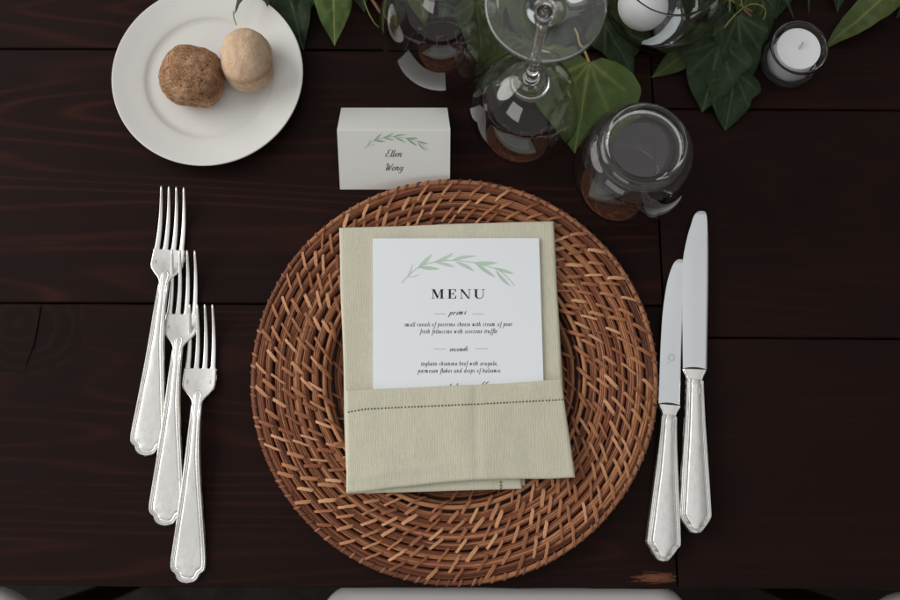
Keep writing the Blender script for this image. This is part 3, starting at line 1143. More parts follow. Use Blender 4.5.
# ------------------------------------------------------------------ lettering
GL = {
    'a': (0.98, [[(.78, .88), (.52, 1.0), (.22, .78), (.08, .38), (.22, .03), (.48, .14), (.72, .55), (.80, .95)], [(.84, 1.0), (.74, .35), (.80, .03), (1.0, .16)]]),
    'b': (0.90, [[(.12, 1.85), (.14, .9), (.12, .15), (.40, .0), (.72, .3), (.72, .8), (.50, 1.0), (.16, .62)]]),
    'c': (0.78, [[(.70, .82), (.48, 1.0), (.18, .72), (.10, .30), (.34, .0), (.72, .22)]]),
    'd': (0.98, [[(.74, .86), (.50, 1.0), (.20, .74), (.08, .34), (.24, .02), (.52, .16), (.76, .7)], [(.84, 1.85), (.78, .9), (.76, .2), (.84, .02), (1.0, .14)]]),
    'e': (0.78, [[(.14, .42), (.46, .55), (.64, .80), (.46, 1.0), (.18, .72), (.12, .28), (.36, .0), (.72, .22)]]),
    'f': (0.62, [[(.80, 1.72), (.62, 1.85), (.44, 1.5), (.36, .6), (.26, -.5), (.06, -.72), (-.08, -.6)], [(.08, .94), (.66, .98)]]),
    'g': (0.90, [[(.76, .88), (.50, 1.0), (.20, .76), (.10, .42), (.24, .12), (.50, .2), (.74, .62)], [(.82, 1.0), (.74, .2), (.64, -.5), (.34, -.75), (.08, -.5)]]),
    'h': (0.98, [[(.14, 1.85), (.13, .9), (.10, .0)], [(.11, .40), (.40, .92), (.64, .98), (.70, .7), (.66, .18), (.76, .02), (.98, .18)]]),
    'i': (0.48, [[(.10, .80), (.24, 1.0), (.18, .3), (.24, .02), (.46, .18)], [(.24, 1.42), (.27, 1.50)]]),
    'k': (0.90, [[(.14, 1.85), (.13, .9), (.10, .0)], [(.12, .4), (.44, .92), (.66, .86), (.56, .6), (.22, .5)], [(.26, .52), (.56, .1), (.86, .06)]]),
    'l': (0.46, [[(.16, 1.85), (.15, .8), (.16, .12), (.28, .0), (.46, .18)]]),
    'm': (1.38, [[(.04, .8), (.16, 1.0), (.12, .0)], [(.13, .45), (.36, .94), (.52, .98), (.56, .6), (.52, .0)], [(.54, .45), (.78, .94), (.96, .98), (1.0, .6), (.96, .1), (1.06, .0), (1.32, .2)]]),
    'n': (1.0, [[(.04, .8), (.16, 1.0), (.12, .0)], [(.13, .40), (.40, .94), (.60, .98), (.66, .6), (.62, .1), (.72, .0), (.96, .2)]]),
    'o': (0.86, [[(.46, 1.0), (.18, .74), (.10, .30), (.34, .0), (.64, .24), (.72, .68), (.46, 1.0)]]),
    'p': (0.92, [[(.04, .8), (.18, 1.0), (.14, .0), (.08, -.78)], [(.16, .45), (.44, .96), (.70, .92), (.76, .5), (.56, .06), (.18, .12)]]),
    'r': (0.68, [[(.04, .8), (.18, 1.0), (.13, .0)], [(.14, .42), (.38, .92), (.62, .94)]]),
    's': (0.66, [[(.58, .86), (.36, 1.0), (.18, .76), (.34, .52), (.52, .3), (.34, .0), (.04, .14)]]),
    't': (0.56, [[(.28, 1.42), (.22, .7), (.20, .14), (.34, .0), (.54, .18)], [(.02, .96), (.52, 1.0)]]),
    'u': (1.0, [[(.04, .82), (.16, 1.0), (.12, .3), (.24, .02), (.48, .14), (.70, .6)], [(.76, 1.0), (.70, .3), (.76, .02), (.98, .18)]]),
    'v': (0.82, [[(.04, .86), (.18, .98), (.28, .04), (.58, .45), (.68, .98)]]),
    'w': (1.18, [[(.04, .86), (.16, .98), (.22, .04), (.52, .55), (.56, .95)], [(.56, .95), (.58, .04), (.92, .45), (1.02, .98)]]),
    'z': (0.76, [[(.08, .92), (.64, .96), (.06, .04), (.68, .06)]]),
    ',': (0.4, [[(.16, .12), (.14, -.1), (.02, -.32)]]),
    'E': (1.25, [[(1.05, 1.72), (.78, 1.95), (.44, 1.72), (.44, 1.22), (.78, 1.06)], [(.74, 1.06), (.28, .84), (.14, .34), (.40, .0), (.82, .12), (1.12, .46)]]),
    'W': (1.75, [[(.02, 1.5), (.22, 1.85), (.40, 1.78), (.40, .9), (.44, .02), (.80, .8), (1.02, 1.5)], [(1.02, 1.5), (.98, .8), (1.0, .02), (1.42, .8), (1.60, 1.75), (1.78, 1.70)]]),
    ' ': (0.62, []),
}


def text_width(s, track=0.0):
    return sum(GL[c][0] + track for c in s)


def write(mb, s, px, py, xh, slant, wmin, wmax, mapper, width=None, rise=0.0, track=0.0, jitter=0.0, squeeze=1.0, asc=1.0):
    """centred at px, baseline py, all in photo pixels on the card; mapper lays the point on the card"""
    tw = text_width(s, track)
    sx = xh if width is None else width / tw
    x0 = px - tw * sx / 2
    cur = 0.0
    r_ = random.Random(len(s) * 7 + int(py))
    for c in s:
        adv, strokes = GL[c]
        jy = r_.uniform(-jitter, jitter)
        for st in strokes:
            q = catmull(st, 5)
            P = []
            for x, y in q:
                y = y if y < 1 else 1 + (y - 1) * asc
                X = x0 + (cur + x * squeeze + slant * y * xh / sx) * sx
                Y = py - y * xh + rise * (X - px) + jy
                P.append((X, Y))
            L, Rr = [], []
            n = len(P)
            for i in range(n):
                ax, ay = P[max(i - 1, 0)]
                bx, by = P[min(i + 1, n - 1)]
                dx, dy = bx - ax, by - ay
                ln = math.hypot(dx, dy) or 1
                down = max(0.0, abs(dy) / ln)
                w = wmin + (wmax - wmin) * (down ** 1.5 if by > ay else down * 0.35)
                nx, ny = -dy / ln * w / 2, dx / ln * w / 2
                L.append((P[i][0] + nx, P[i][1] + ny))
                Rr.append((P[i][0] - nx, P[i][1] - ny))
            write.k += 1
            dz = (write.k % 40) * 1.5e-6
            mb.grid([[mapper(*p, dz) for p in L], [mapper(*p, dz) for p in Rr]])
        cur += adv + track


write.k = 0
menu_map = lambda x, y, dz=0.0: at(x, y, MZ1 + 0.00008 + dz)


def poly(mb, lst, mapper, dz=0.0):
    mb.f.append(tuple(mb.vert(mapper(x, y, dz)) for x, y in lst))


# MENU in a high-contrast serif
def serif_word(mb, mapper, x0, base, h):
    S = h
    thick, thin = 0.25 * S, 0.055 * S

    def q(lst, k=0):
        poly(mb, [(x0 + cur + x * S, base - y * S) for x, y in lst], mapper, k * 3e-6)

    def box(xa, xb, ya, yb, k=0):
        q([(xa, ya), (xb, ya), (xb, yb), (xa, yb)], k)
    th, tn = 0.235, 0.06
    cur = 0.0
    # M
    box(0.12, 0.12 + tn, 0, 1)
    q([(0.06, 1), (0.34, 1), (0.72, 0.16), (0.62, 0.0), (0.58, 0.0)], 1)
    q([(0.58, 0.0), (0.64, 0.0), (1.02, 1), (0.97, 1)], 2)
    box(0.96, 0.96 + th, 0, 1, 3)
    box(-0.02, 0.32, 0, 0.05, 4)
    box(0.84, 1.32, 0, 0.05, 5)
    box(-0.02, 0.2, 0.95, 1.0, 6)
    box(1.1, 1.32, 0.95, 1.0, 7)
    # E
    cur = 1.72 * S
    box(0.10, 0.10 + th, 0, 1)
    box(0, 0.86, 0, 0.055, 1)
    box(0, 0.84, 0.945, 1.0, 2)
    box(0.3, 0.62, 0.48, 0.53, 3)
    q([(0.86, 0), (0.90, 0.34), (0.85, 0.34), (0.72, 0.05)], 4)
    q([(0.84, 1), (0.87, 0.70), (0.82, 0.70), (0.70, 0.95)], 5)
    q([(0.60, 0.34), (0.64, 0.34), (0.64, 0.68), (0.60, 0.68), (0.52, 0.51)], 6)
    # N
    cur = 3.00 * S
    box(0.14, 0.14 + tn, 0, 1)
    q([(0.02, 1), (0.30, 1), (1.04, 0.0), (0.98, 0.0), (0.86, 0.0)], 1)
    box(0.98, 0.98 + tn, 0, 1, 2)
    box(0, 0.34, 0, 0.05, 3)
    box(0.84, 1.18, 0.95, 1.0, 4)
    # U
    cur = 4.50 * S
    box(0.10, 0.10 + th, 0.28, 1)
    box(-0.02, 0.48, 0.95, 1.0, 1)
    box(0.80, 1.18, 0.95, 1.0, 2)
    box(0.96, 0.96 + tn, 0.30, 1, 3)
    out = [(0.10, 0.30), (0.16, 0.14), (0.30, 0.02), (0.55, -0.03), (0.80, 0.03), (0.95, 0.14), (1.02, 0.32)]
    inn = [(0.335, 0.30), (0.37, 0.16), (0.46, 0.07), (0.60, 0.04), (0.78, 0.08), (0.90, 0.18), (0.96, 0.32)]
    for a in range(6):
        q([out[a], out[a + 1], inn[a + 1], inn[a]], 4)


m = MB()
serif_word(m, menu_map, 431.6, 298.6, 9.4)
m.build('heading_lettering', INK, menu, smooth=False)

m = MB()
write(m, 'primi', 457.4, 314.6, 2.7, 0.5, 0.34, 0.80, menu_map, width=17.0, rise=-0.06, track=0.05, jitter=0.3, squeeze=0.85)
m.build('script_lettering', INK, menu, smooth=False)
m = MB()
write(m, 'secondi', 458.3, 351.0, 2.5, 0.5, 0.32, 0.72, menu_map, width=18.5, rise=-0.03, track=0.05, jitter=0.2, squeeze=0.82)
m.build('script_lettering', INK, menu, smooth=False)
m = MB()
write(m, 'dolce caffe', 467, 388.3, 2.9, 0.5, 0.34, 0.8, menu_map, width=46, rise=-0.05)
m.build('script_lettering', INK, menu, smooth=False)
for s, x, y, w in (('small ravioli of pecorino cheese with cream of pear', 458.4, 326.2, 108.5),
                   ('fresh fettuccine with scorzone truffle', 458.6, 333.2, 77.5),
                   ('tagliata chianina beef with arugula,', 459.4, 365.4, 77.0),
                   ('parmesan flakes and drops of balsamic', 459.4, 372.6, 83.0)):
    m = MB()
    write(m, s, x, y, 2.6, 0.16, 0.26, 0.50, menu_map, width=w, rise=-0.004, squeeze=0.74, asc=0.8)
    m.build('text_line', INK_SOFT, menu, smooth=False)
m = MB()
for x0, x1, y in ((434.6, 445.6, 313.8), (472.2, 483.8, 314.2), (434.2, 445.8, 348.9), (475.4, 487.4, 348.7)):
    poly(m, [(x0, y - 0.25), (x1, y - 0.25), (x1, y + 0.25), (x0, y + 0.25)], menu_map)
m.build('ruled_line', INK_RULE, menu, smooth=False)

# watercolour sprig, coordinates in a 5x tracing of the print
SPRIG_STEM = [(160, 265), (185, 235), (240, 188), (320, 160), (400, 152), (510, 161), (600, 185), (660, 212), (722, 276)]
SPRIG_LEAF = [((240, 190), (310, 120), 24), ((320, 163), (417, 114), 22), ((408, 153), (532, 130), 19), ((520, 165), (636, 164), 24),
              ((620, 190), (722, 220), 20), ((248, 186), (346, 194), 22), ((330, 162), (425, 186), 19), ((430, 160), (521, 206), 21),
              ((530, 168), (626, 236), 22), ((630, 204), (702, 282), 19), ((185, 235), (213, 168), 6), ((190, 236), (252, 221), 5), ((520, 160), (570, 182), 14)]


def sprig(mb, mapper, fx, fy, k):
    def ribbon(P, W, t0, t1, lift):
        L, Rr, n = [], [], len(P)
        for i in range(n):
            ax, ay = P[max(i - 1, 0)]
            bx, by = P[min(i + 1, n - 1)]
            dx, dy = bx - ax, by - ay
            ln = math.hypot(dx, dy) or 1
            nx, ny = -dy / ln * W[i] / 2, dx / ln * W[i] / 2
            L.append((P[i][0] + nx, P[i][1] + ny))
            Rr.append((P[i][0] - nx, P[i][1] - ny))
        M_ = [p for p in P]
        rows = [[mapper(fx(x), fy(y), lift) for x, y in r] for r in (L, M_, Rr)]
        ids = mb.grid(rows)
        for ri, r_ in enumerate(ids):
            for i, v in enumerate(r_):
                mb.attr('wash', v, min(1, max(0, t0 + (t1 - t0) * i / (n - 1) + (0.16 if ri == 1 else -0.05 * (ri == 0)))))
    lift = 0
    rr = random.Random(5)
    for (b, t, w) in SPRIG_LEAF:
        lift += 3e-6
        bend = rr.uniform(-0.05, 0.05)
        P, W = [], []
        for i in range(13):
            s = i / 12
            x = b[0] + (t[0] - b[0]) * s - (t[1] - b[1]) * bend * math.sin(math.pi * s)
            y = b[1] + (t[1] - b[1]) * s + (t[0] - b[0]) * bend * math.sin(math.pi * s)
            P.append((x, y))
            W.append(max(0.6, 0.78 * w * math.sin(math.pi * min(1, s * 0.92 + 0.06)) ** 0.9))
        ribbon(P, W, rr.uniform(0.15, 0.45), rr.uniform(0.35, 0.75), lift)
    S = catmull(SPRIG_STEM, 6)
    ribbon(S, [3.2] * len(S), 0.15, 0.15, lift + 6e-6)


m = MB()
sprig(m, menu_map, lambda x: 370 + x / 5, lambda y: 230 + y / 5, 0)
m.build('printed_sprig', WASH, menu, smooth=False)

# ------------------------------------------------------------------ place card (tent)
HZ = 0.0385
rl, rr_ = at(337, 130, HZ), at(450.3, 130, HZ)
fl_, fr_ = at(340, 189.3, 0.0008), at(449.8, 189.3, 0.0008)
bl_, br_ = at(341.2, 107.6, 0.0008), at(447.3, 107.6, 0.0008)
yF, yB, yR = (fl_.y + fr_.y) / 2, (bl_.y + br_.y) / 2, (rl.y + rr_.y) / 2
place = empty('place_card', ((rl.x + rr_.x) / 2, yR, 0.0))
tag(place, 'folded white tent place card with a green sprig and handwritten name', 'place card')
m = MB()
th = 0.00045
prof = []
nF = Vector((0, -(HZ), -(yF - yR))).normalized()
pl = []
for (a, b, yy, zz) in ((fl_, fr_, yF, 0.0006), (rl, rr_, yR - 0.0006, HZ - 0.0004), (rl, rr_, yR, HZ), (rl, rr_, yR + 0.0006, HZ - 0.0004), (bl_, br_, yB, 0.0006)):
    pl.append((a.x, b.x, yy, zz))
inner = [(p[0], p[1], p[2] + (th if i < 2 else -th if i > 2 else 0), p[3] - (0.0 if i in (0, 4) else th * 1.6)) for i, p in enumerate(pl)]
outer_l = [(p[0], p[2], p[3]) for p in pl]
rowsA = [[(p[0], p[2], p[3]) for p in pl], [(p[1], p[2], p[3]) for p in pl], [(p[1], p[2], p[3]) for p in inner], [(p[0], p[2], p[3]) for p in inner]]
m.grid(rowsA, close_v=True)
m.f.append((0, 5, 10, 15))
m.f.append((4, 19, 14, 9))
o = m.build('card', CARD2, place, smooth=False)
fix_normals(o)
P0 = Vector((0, yF, 0.0006))
nrm = Vector((0, 0, 0))
vF = Vector((0, yR - 0.0006 - yF, HZ - 0.0004 - 0.0006))
nrm = Vector((1, 0, 0)).cross(vF).normalized()
card_map = lambda x, y, dz=0.0: at_plane(x, y, P0, nrm) + nrm * (0.00008 + dz)
m = MB()
sprig(m, card_map, lambda x: 364.5 + (x - 160) * 0.1135, lambda y: 133.2 + (y - 118) * 0.1065, 1)
m.build('printed_sprig', WASH2, place, smooth=False)
m = MB()
write(m, 'Ellen', 393.2, 156.6, 3.6, 0.35, 0.32, 0.85, card_map, width=17.0, track=0.02)
m.build('name_lettering', INK, place, smooth=False)
m = MB()
write(m, 'Wong', 393.4, 170.3, 3.6, 0.35, 0.32, 0.85, card_map, width=18.0, track=0.02)
m.build('name_lettering', INK, place, smooth=False)
print('place card slopes', yR - yF, yB - yR, 'strips', n_strip, 'RAD', RAD)

# ------------------------------------------------------------------ bread plate and rolls
pc = at(206.5, 83, 0.016)
pcx = (at(110.5, 83, 0.016).x + at(302.5, 83, 0.016).x) / 2
PR = (at(302.5, 83, 0.016).x - at(110.5, 83, 0.016).x) / 2
pcy = (at(206, -12, 0.016).y + at(206, 166, 0.016).y) / 2
pcy = at(206, 166, 0.014).y + PR
m = MB()
k = PR / 0.078
pp = smooth_tab([(0.0005, 0.0062), (0.030, 0.0062), (0.046, 0.0065), (0.0505, 0.0074), (0.0530, 0.0088), (0.0560, 0.0098), (0.066, 0.0122), (0.0755, 0.0148), (0.0775, 0.0152)], 6)
un = smooth_tab([(0.0780, 0.0144), (0.0765, 0.0132), (0.066, 0.0096), (0.054, 0.0058), (0.0475, 0.0022), (0.0465, 0.0001), (0.0440, 0.0001), (0.0430, 0.0018), (0.020, 0.0022), (0.0005, 0.0022)], 5)
m.lathe([(r * k, z) for r, z in pp + un], 128, (pcx, pcy, 0.0))
o = m.build('bread_plate', CERAMIC, None)
fix_normals(o)
for v in o.data.vertices:
    v.co.x -= pcx
    v.co.y -= pcy
o.location = (pcx, pcy, 0)
tag(o, 'small round white ceramic plate with two bread rolls on it', 'plate')


def roll(name, label, cpx, rx, ry, rz, rot, mat, seed, square, lump, crease):
    zc = 0.0065 + rz * 0.86
    c = at(cpx[0], cpx[1], zc)
    m = MB()
    n1, n2 = 60, 90
    rows = []
    cr = []
    for i in range(n1 + 1):
        th = math.pi * i / n1
        row, crow = [], []
        for j in range(n2):
            ph = 2 * math.pi * j / n2
            d = Vector((math.sin(th) * math.cos(ph), math.sin(th) * math.sin(ph), math.cos(th)))
            # superellipsoid
            s = (abs(d.x) ** square + abs(d.y) ** square + abs(d.z) ** (square * 0.95)) ** (-1 / square)
            r_ = s * (1 + lump * noise.noise(d * 1.7 + Vector((seed, 0, 0))) + lump * 0.5 * noise.noise(d * 4.0 + Vector((0, seed, 0))) + lump * 0.16 * noise.noise(d * 11 + Vector((0, 0, seed))))
            cv = 0.0
            if crease:
                h = d.z * 0.80 - d.y * 0.55 - 0.02 + 0.10 * noise.noise(d * 2.2 + Vector((seed, 3, 0)))
                h = d.z + 0.62 * d.y + 0.16 + 0.10 * noise.noise(d * 2.2 + Vector((seed, 3, 0)))
                r_ -= 0.022 * math.exp(-(h / 0.10) ** 2)
                if h < 0:
                    r_ -= 0.03 * min(1.0, -h / 0.12)
                cv = 0.75 * math.exp(-(h / 0.05) ** 2) * (0.5 + noise.noise(d * 9)) + 0.5 * math.exp(-((h - 0.10) / 0.13) ** 2) + 0.22 * max(0.0, noise.noise(d * 5))
            p = Vector((d.x * rx, d.y * ry, d.z * rz)) * r_
            p.z = max(p.z, -rz * 0.86 + 0.0004 * abs(d.x))
            row.append(p)
            crow.append(cv)
        rows.append(row)
        cr.append(crow)
    ids = m.grid(rows, close_u=True)
    for r0, c0 in zip(ids, cr):
        for i, v in zip(r0, c0):
            m.attr('crust', i, v)
    o = m.build(name, mat, None)
    fix_normals(o)
    o.location = c
    o.rotation_euler = (0, 0, rot)
    tag(o, label, 'bread', 'bread rolls on the white plate')
    return o


roll('bread_roll', 'rough brown speckled bread roll, the darker one on the white plate', (192.5, 76.5), 0.0250, 0.0238, 0.0205, R(-12),
     make_bread('brown_crust', (0.17, 0.080, 0.038), (0.34, 0.180, 0.092), (0.58, 0.40, 0.27), 3.0, 1.0), 4.0, 2.7, 0.07, False)
roll('bread_roll', 'smooth pale cream bread roll, the lighter one on the white plate', (247, 60.5), 0.0208, 0.0255, 0.0225, R(8),
     make_bread('pale_crust', (0.36, 0.20, 0.105), (0.56, 0.40, 0.27), (0.63, 0.485, 0.35), 9.0, 0.22), 11.0, 2.3, 0.045, True)


# ------------------------------------------------------------------ cutlery
MM = 0.001


def seg_dist(px, py, poly_):
    best = 1e9
    for (ax, ay), (bx, by) in zip(poly_, poly_[1:]):
        dx, dy = bx - ax, by - ay
        L2 = dx * dx + dy * dy or 1e-12
        t = max(0, min(1, ((px - ax) * dx + (py - ay) * dy) / L2))
        d = (px - ax - t * dx) ** 2 + (py - ay - t * dy) ** 2
        if d < best:
            best = d
    return math.sqrt(best)


DCOL = [0, 0.10, 0.25, 0.42] + [0.6 + 0.2 * k for k in range(23)] + [5.3]


def plate_relief(mb, tab, ys, ncol, zc, thick, relief, ref=None):
    """solid bar seen from above: tab = (y, half width) in mm, zc(y) = mid-height, relief(d, x, y, w) = extra top height (mm)"""
    half = [(y, lerp_tab(tab, y)) for y in ys]
    right = [(w, y) for y, w in tab]
    top, bot = [], []
    for y, w in half:
        rt, rb = [], []
        near = [(hx, hy) for hx, hy in right if abs(hy - y) < 9]
        if ref:
            kk = min(1.0, w / ref)
            half_x = [w - d_ * kk for d_ in DCOL]
            half_x += [half_x[-1] * (1 - (q + 1) / 8) for q in range(8)]
            xs = [-x_ for x_ in half_x] + list(reversed(half_x[:-1]))
        else:
            xs = [w * (-1 + 2 * k / ncol) for k in range(ncol + 1)]
        for x in xs:
            d = seg_dist(abs(x), y, near) if len(near) > 1 else w - abs(x)
            T = thick(y)
            edge = min(1.0, d / 0.9)
            ez = T / 2 * math.sqrt(max(0.0, 1 - (1 - edge) ** 2))
            z = zc(y) + ez + relief(d, x, y, w) * edge
            rt.append((x * MM, y * MM, z * MM))
            rb.append((x * MM, y * MM, (zc(y) - ez) * MM))
        top.append(rt)
        bot.append(rb)
    a = mb.grid(top)
    b = mb.grid([list(reversed(r)) for r in bot])
    n = len(a)
    for i in range(n - 1):
        mb.f.append((a[i][0], a[i + 1][0], b[i + 1][-1], b[i][-1]))
        mb.f.append((a[i][-1], b[i][0], b[i + 1][0], a[i + 1][-1]))
    mb.f.append(tuple(a[0] + b[0]))
    mb.f.append(tuple(reversed(a[-1])) + tuple(reversed(b[-1])))


def g(d, c, s):
    return math.exp(-((d - c) / s) ** 2)


FORK_Z = smooth_tab([(0, 1.3), (25, 1.6), (60, 5.0), (95, 8.6), (120, 9.0), (138, 6.6), (150, 3.9), (160, 2.1), (172, 1.2), (185, 2.0), (200, 5.8), (217, 13.0)], 6)
HANDLE = smooth_tab([(0, 0.2), (0.25, 3.0), (1.1, 5.6), (2.6, 7.6), (4.6, 8.9), (6.4, 9.6), (7.6, 10.8), (8.8, 12.4), (10.8, 13.6), (14, 14.0), (20, 13.8), (40, 11.7),
                     (60, 9.5), (80, 7.4), (100, 5.8), (118, 4.9), (132, 4.4), (139, 4.3)], 6)
HEAD = smooth_tab([(137, 3.9), (140, 4.5), (143, 6.3), (146.5, 9.6), (150, 12.4), (153.5, 13.6), (158, 13.6), (166.5, 13.25)], 6)


def fork_relief(d, x, y, w):
    f = min(1.0, max(0.0, (134 - y) / 10))
    k = min(1.0, w / 6.0)
    z = 0.60 * g(d, 1.1 * k, 0.50 * k) - 1.0 * g(d, 2.15 * k, 0.36 * k) + 0.30 * g(d, 2.9 * k, 0.5 * k) - 0.30 * g(d, 3.7 * k, 0.45 * k)
    if d > 3.7 * k:
        z += 0.9 * (1 - math.exp(-(d - 3.7 * k) / 3.5))
    return z * f + (1 - f) * 0.12 * (1 - (x / max(w, 0.1)) ** 2)


def make_fork():
    t = empty('dinner_fork')
    m = MB()
    ys = [0, 0.1, 0.25] + [0.4 + 0.4 * k for k in range(38)] + [16.4] + [18 + 2.6 * k for k in range(46)] + [138.5]
    plate_relief(m, HANDLE, ys, 90, lambda y: lerp_tab(FORK_Z, y), lambda y: 2.6 - 0.6 * min(1, max(0, (y - 112) / 24)), fork_relief, ref=6.0)
    m.build('handle', SILVER, t, offset=False)
    # drop: the raised tongue where handle meets head
    m = MB()
    tg = smooth_tab([(128, 2.6), (138, 3.0), (143, 3.5), (146, 3.3), (148, 2.2), (148.9, 0.9), (149.1, 0.2)], 5)
    plate_relief(m, tg, [128 + 0.9 * k for k in range(23)] + [148.4, 148.8, 149.1], 22, lambda y: lerp_tab(FORK_Z, y) + 0.72, lambda y: 0.95,
                 lambda d, x, y, w: 0.10 * g(d, 0.7, 0.4) - 0.22 * g(d, 1.35, 0.3))
    m.build('drop', SILVER, t, offset=False)
    m = MB()

    def dish(x, y):
        f = min(1.0, max(0.0, (y - 142) / 12))
        return f * 0.9 * ((x / 13.0) ** 2)
    plate_relief(m, HEAD, [137 + 1.0 * k for k in range(30)] + [166.5], 44, lambda y: lerp_tab(FORK_Z, y), lambda y: 2.0, lambda d, x, y, w: dish(x, y))
    hd = m.build('head', SILVER, t, offset=False)
    pitch0 = 13.25 * 2 / 4
    for i in range(4):
        m = MB()
        s = i - 1.5
        rows_t, rows_b = [], []
        for q in range(31):
            yy = 166.2 + (217 - 166.2) * (q / 30) ** 1.9
            f = (yy - 166.2) / (217 - 166.2)
            c = s * (6.72 - 0.62 * f ** 1.0) + s * 0.0
            w = 4.1 * (1 - f) ** 0.9 + 1.55 * f ** 0.8
            fl = max(0.0, 1 - (yy - 166.2) / 2.6)
            w = w + (pitch0 - w + 0.05) * (1 - math.sqrt(max(0.0, 1 - fl * fl)))
            if f > 0.97:
                w *= 0.72
            zc = lerp_tab(FORK_Z, yy)
            T = 2.0 - 0.5 * f
            pw = 0.30 + 0.3 * min(1.0, (yy - 166.2) / 6)
            ring = []
            for k in range(12):
                a = 2 * math.pi * k / 12
                sx, sz = math.cos(a), math.sin(a)
                ring.append(((c + math.copysign(abs(sx) ** 0.6, sx) * w / 2) * MM, yy * MM, (zc + 0.9 * (((c + math.copysign(abs(sx) ** 0.6, sx) * w / 2) / 13) ** 2) * (1 - 0.6 * f) + math.copysign(abs(sz) ** pw, sz) * T / 2) * MM))
            rows_t.append(ring)
        ids = m.grid(rows_t, close_u=True)
        m.f.append(tuple(reversed(ids[0])))
        m.f.append(tuple(ids[-1]))
        o = m.build('tine', SILVER, t, offset=False)
        fix_normals(o)
    # struck marks on the head
    for sx in (-9.2, 9.2):
        m = MB()
        z0 = lambda x, y: (lerp_tab(FORK_Z, y) + 1.0 + 0.9 * ((x / 13.0) ** 2) + 0.03) * MM
        for (ox, oy, rad) in ((0, 0, 0.85), (0.1, 1.5, 0.5)):
            rows = []
            for k in range(17):
                a = 2 * math.pi * k / 16
                rows.append([((sx + ox + math.cos(a) * r_) * MM, (155 + oy + math.sin(a) * r_ * 1.1) * MM, z0(sx + ox + math.cos(a) * r_, 155 + oy + math.sin(a) * r_)) for r_ in (rad, rad - 0.22)])
            m.grid(rows)
        m.build('struck_mark', TARNISH_AND_SHADE, hd, offset=False)
    return t


def place_on(o, end_px, tip_px, z_end=0.0, z_tip=0.0, length=0.217):
    e_, t_ = at(end_px[0], end_px[1], 0.002 + z_end), at(tip_px[0], tip_px[1], 0.012 + z_tip)
    d = t_ - e_
    o.location = (e_.x, e_.y, z_end)
    o.rotation_euler = (0, 0, math.atan2(d.y, d.x) - math.pi / 2)
    L = math.hypot(d.x, d.y)
    s = L / length
    o.scale = (s, s, s)
    print(o.name, 'len', L)


fork1 = make_fork()
fork2 = copy_tree(fork1)
fork3 = copy_tree(fork1)
for f, e_, t_, lb in ((fork1, (145.5, 456), (173, 187), 'silver fork farthest from the charger, its tines reaching highest'),
                      (fork2, (164.8, 526), (183.8, 250.5), 'middle silver fork, overlapped by tines of the fork beside it'),
                      (fork3, (186.8, 583.5), (201.4, 304.5), 'silver fork nearest the charger, lowest of the three forks')):
    place_on(f, e_, t_)
    tag(f, lb, 'fork', 'silver forks beside the charger')


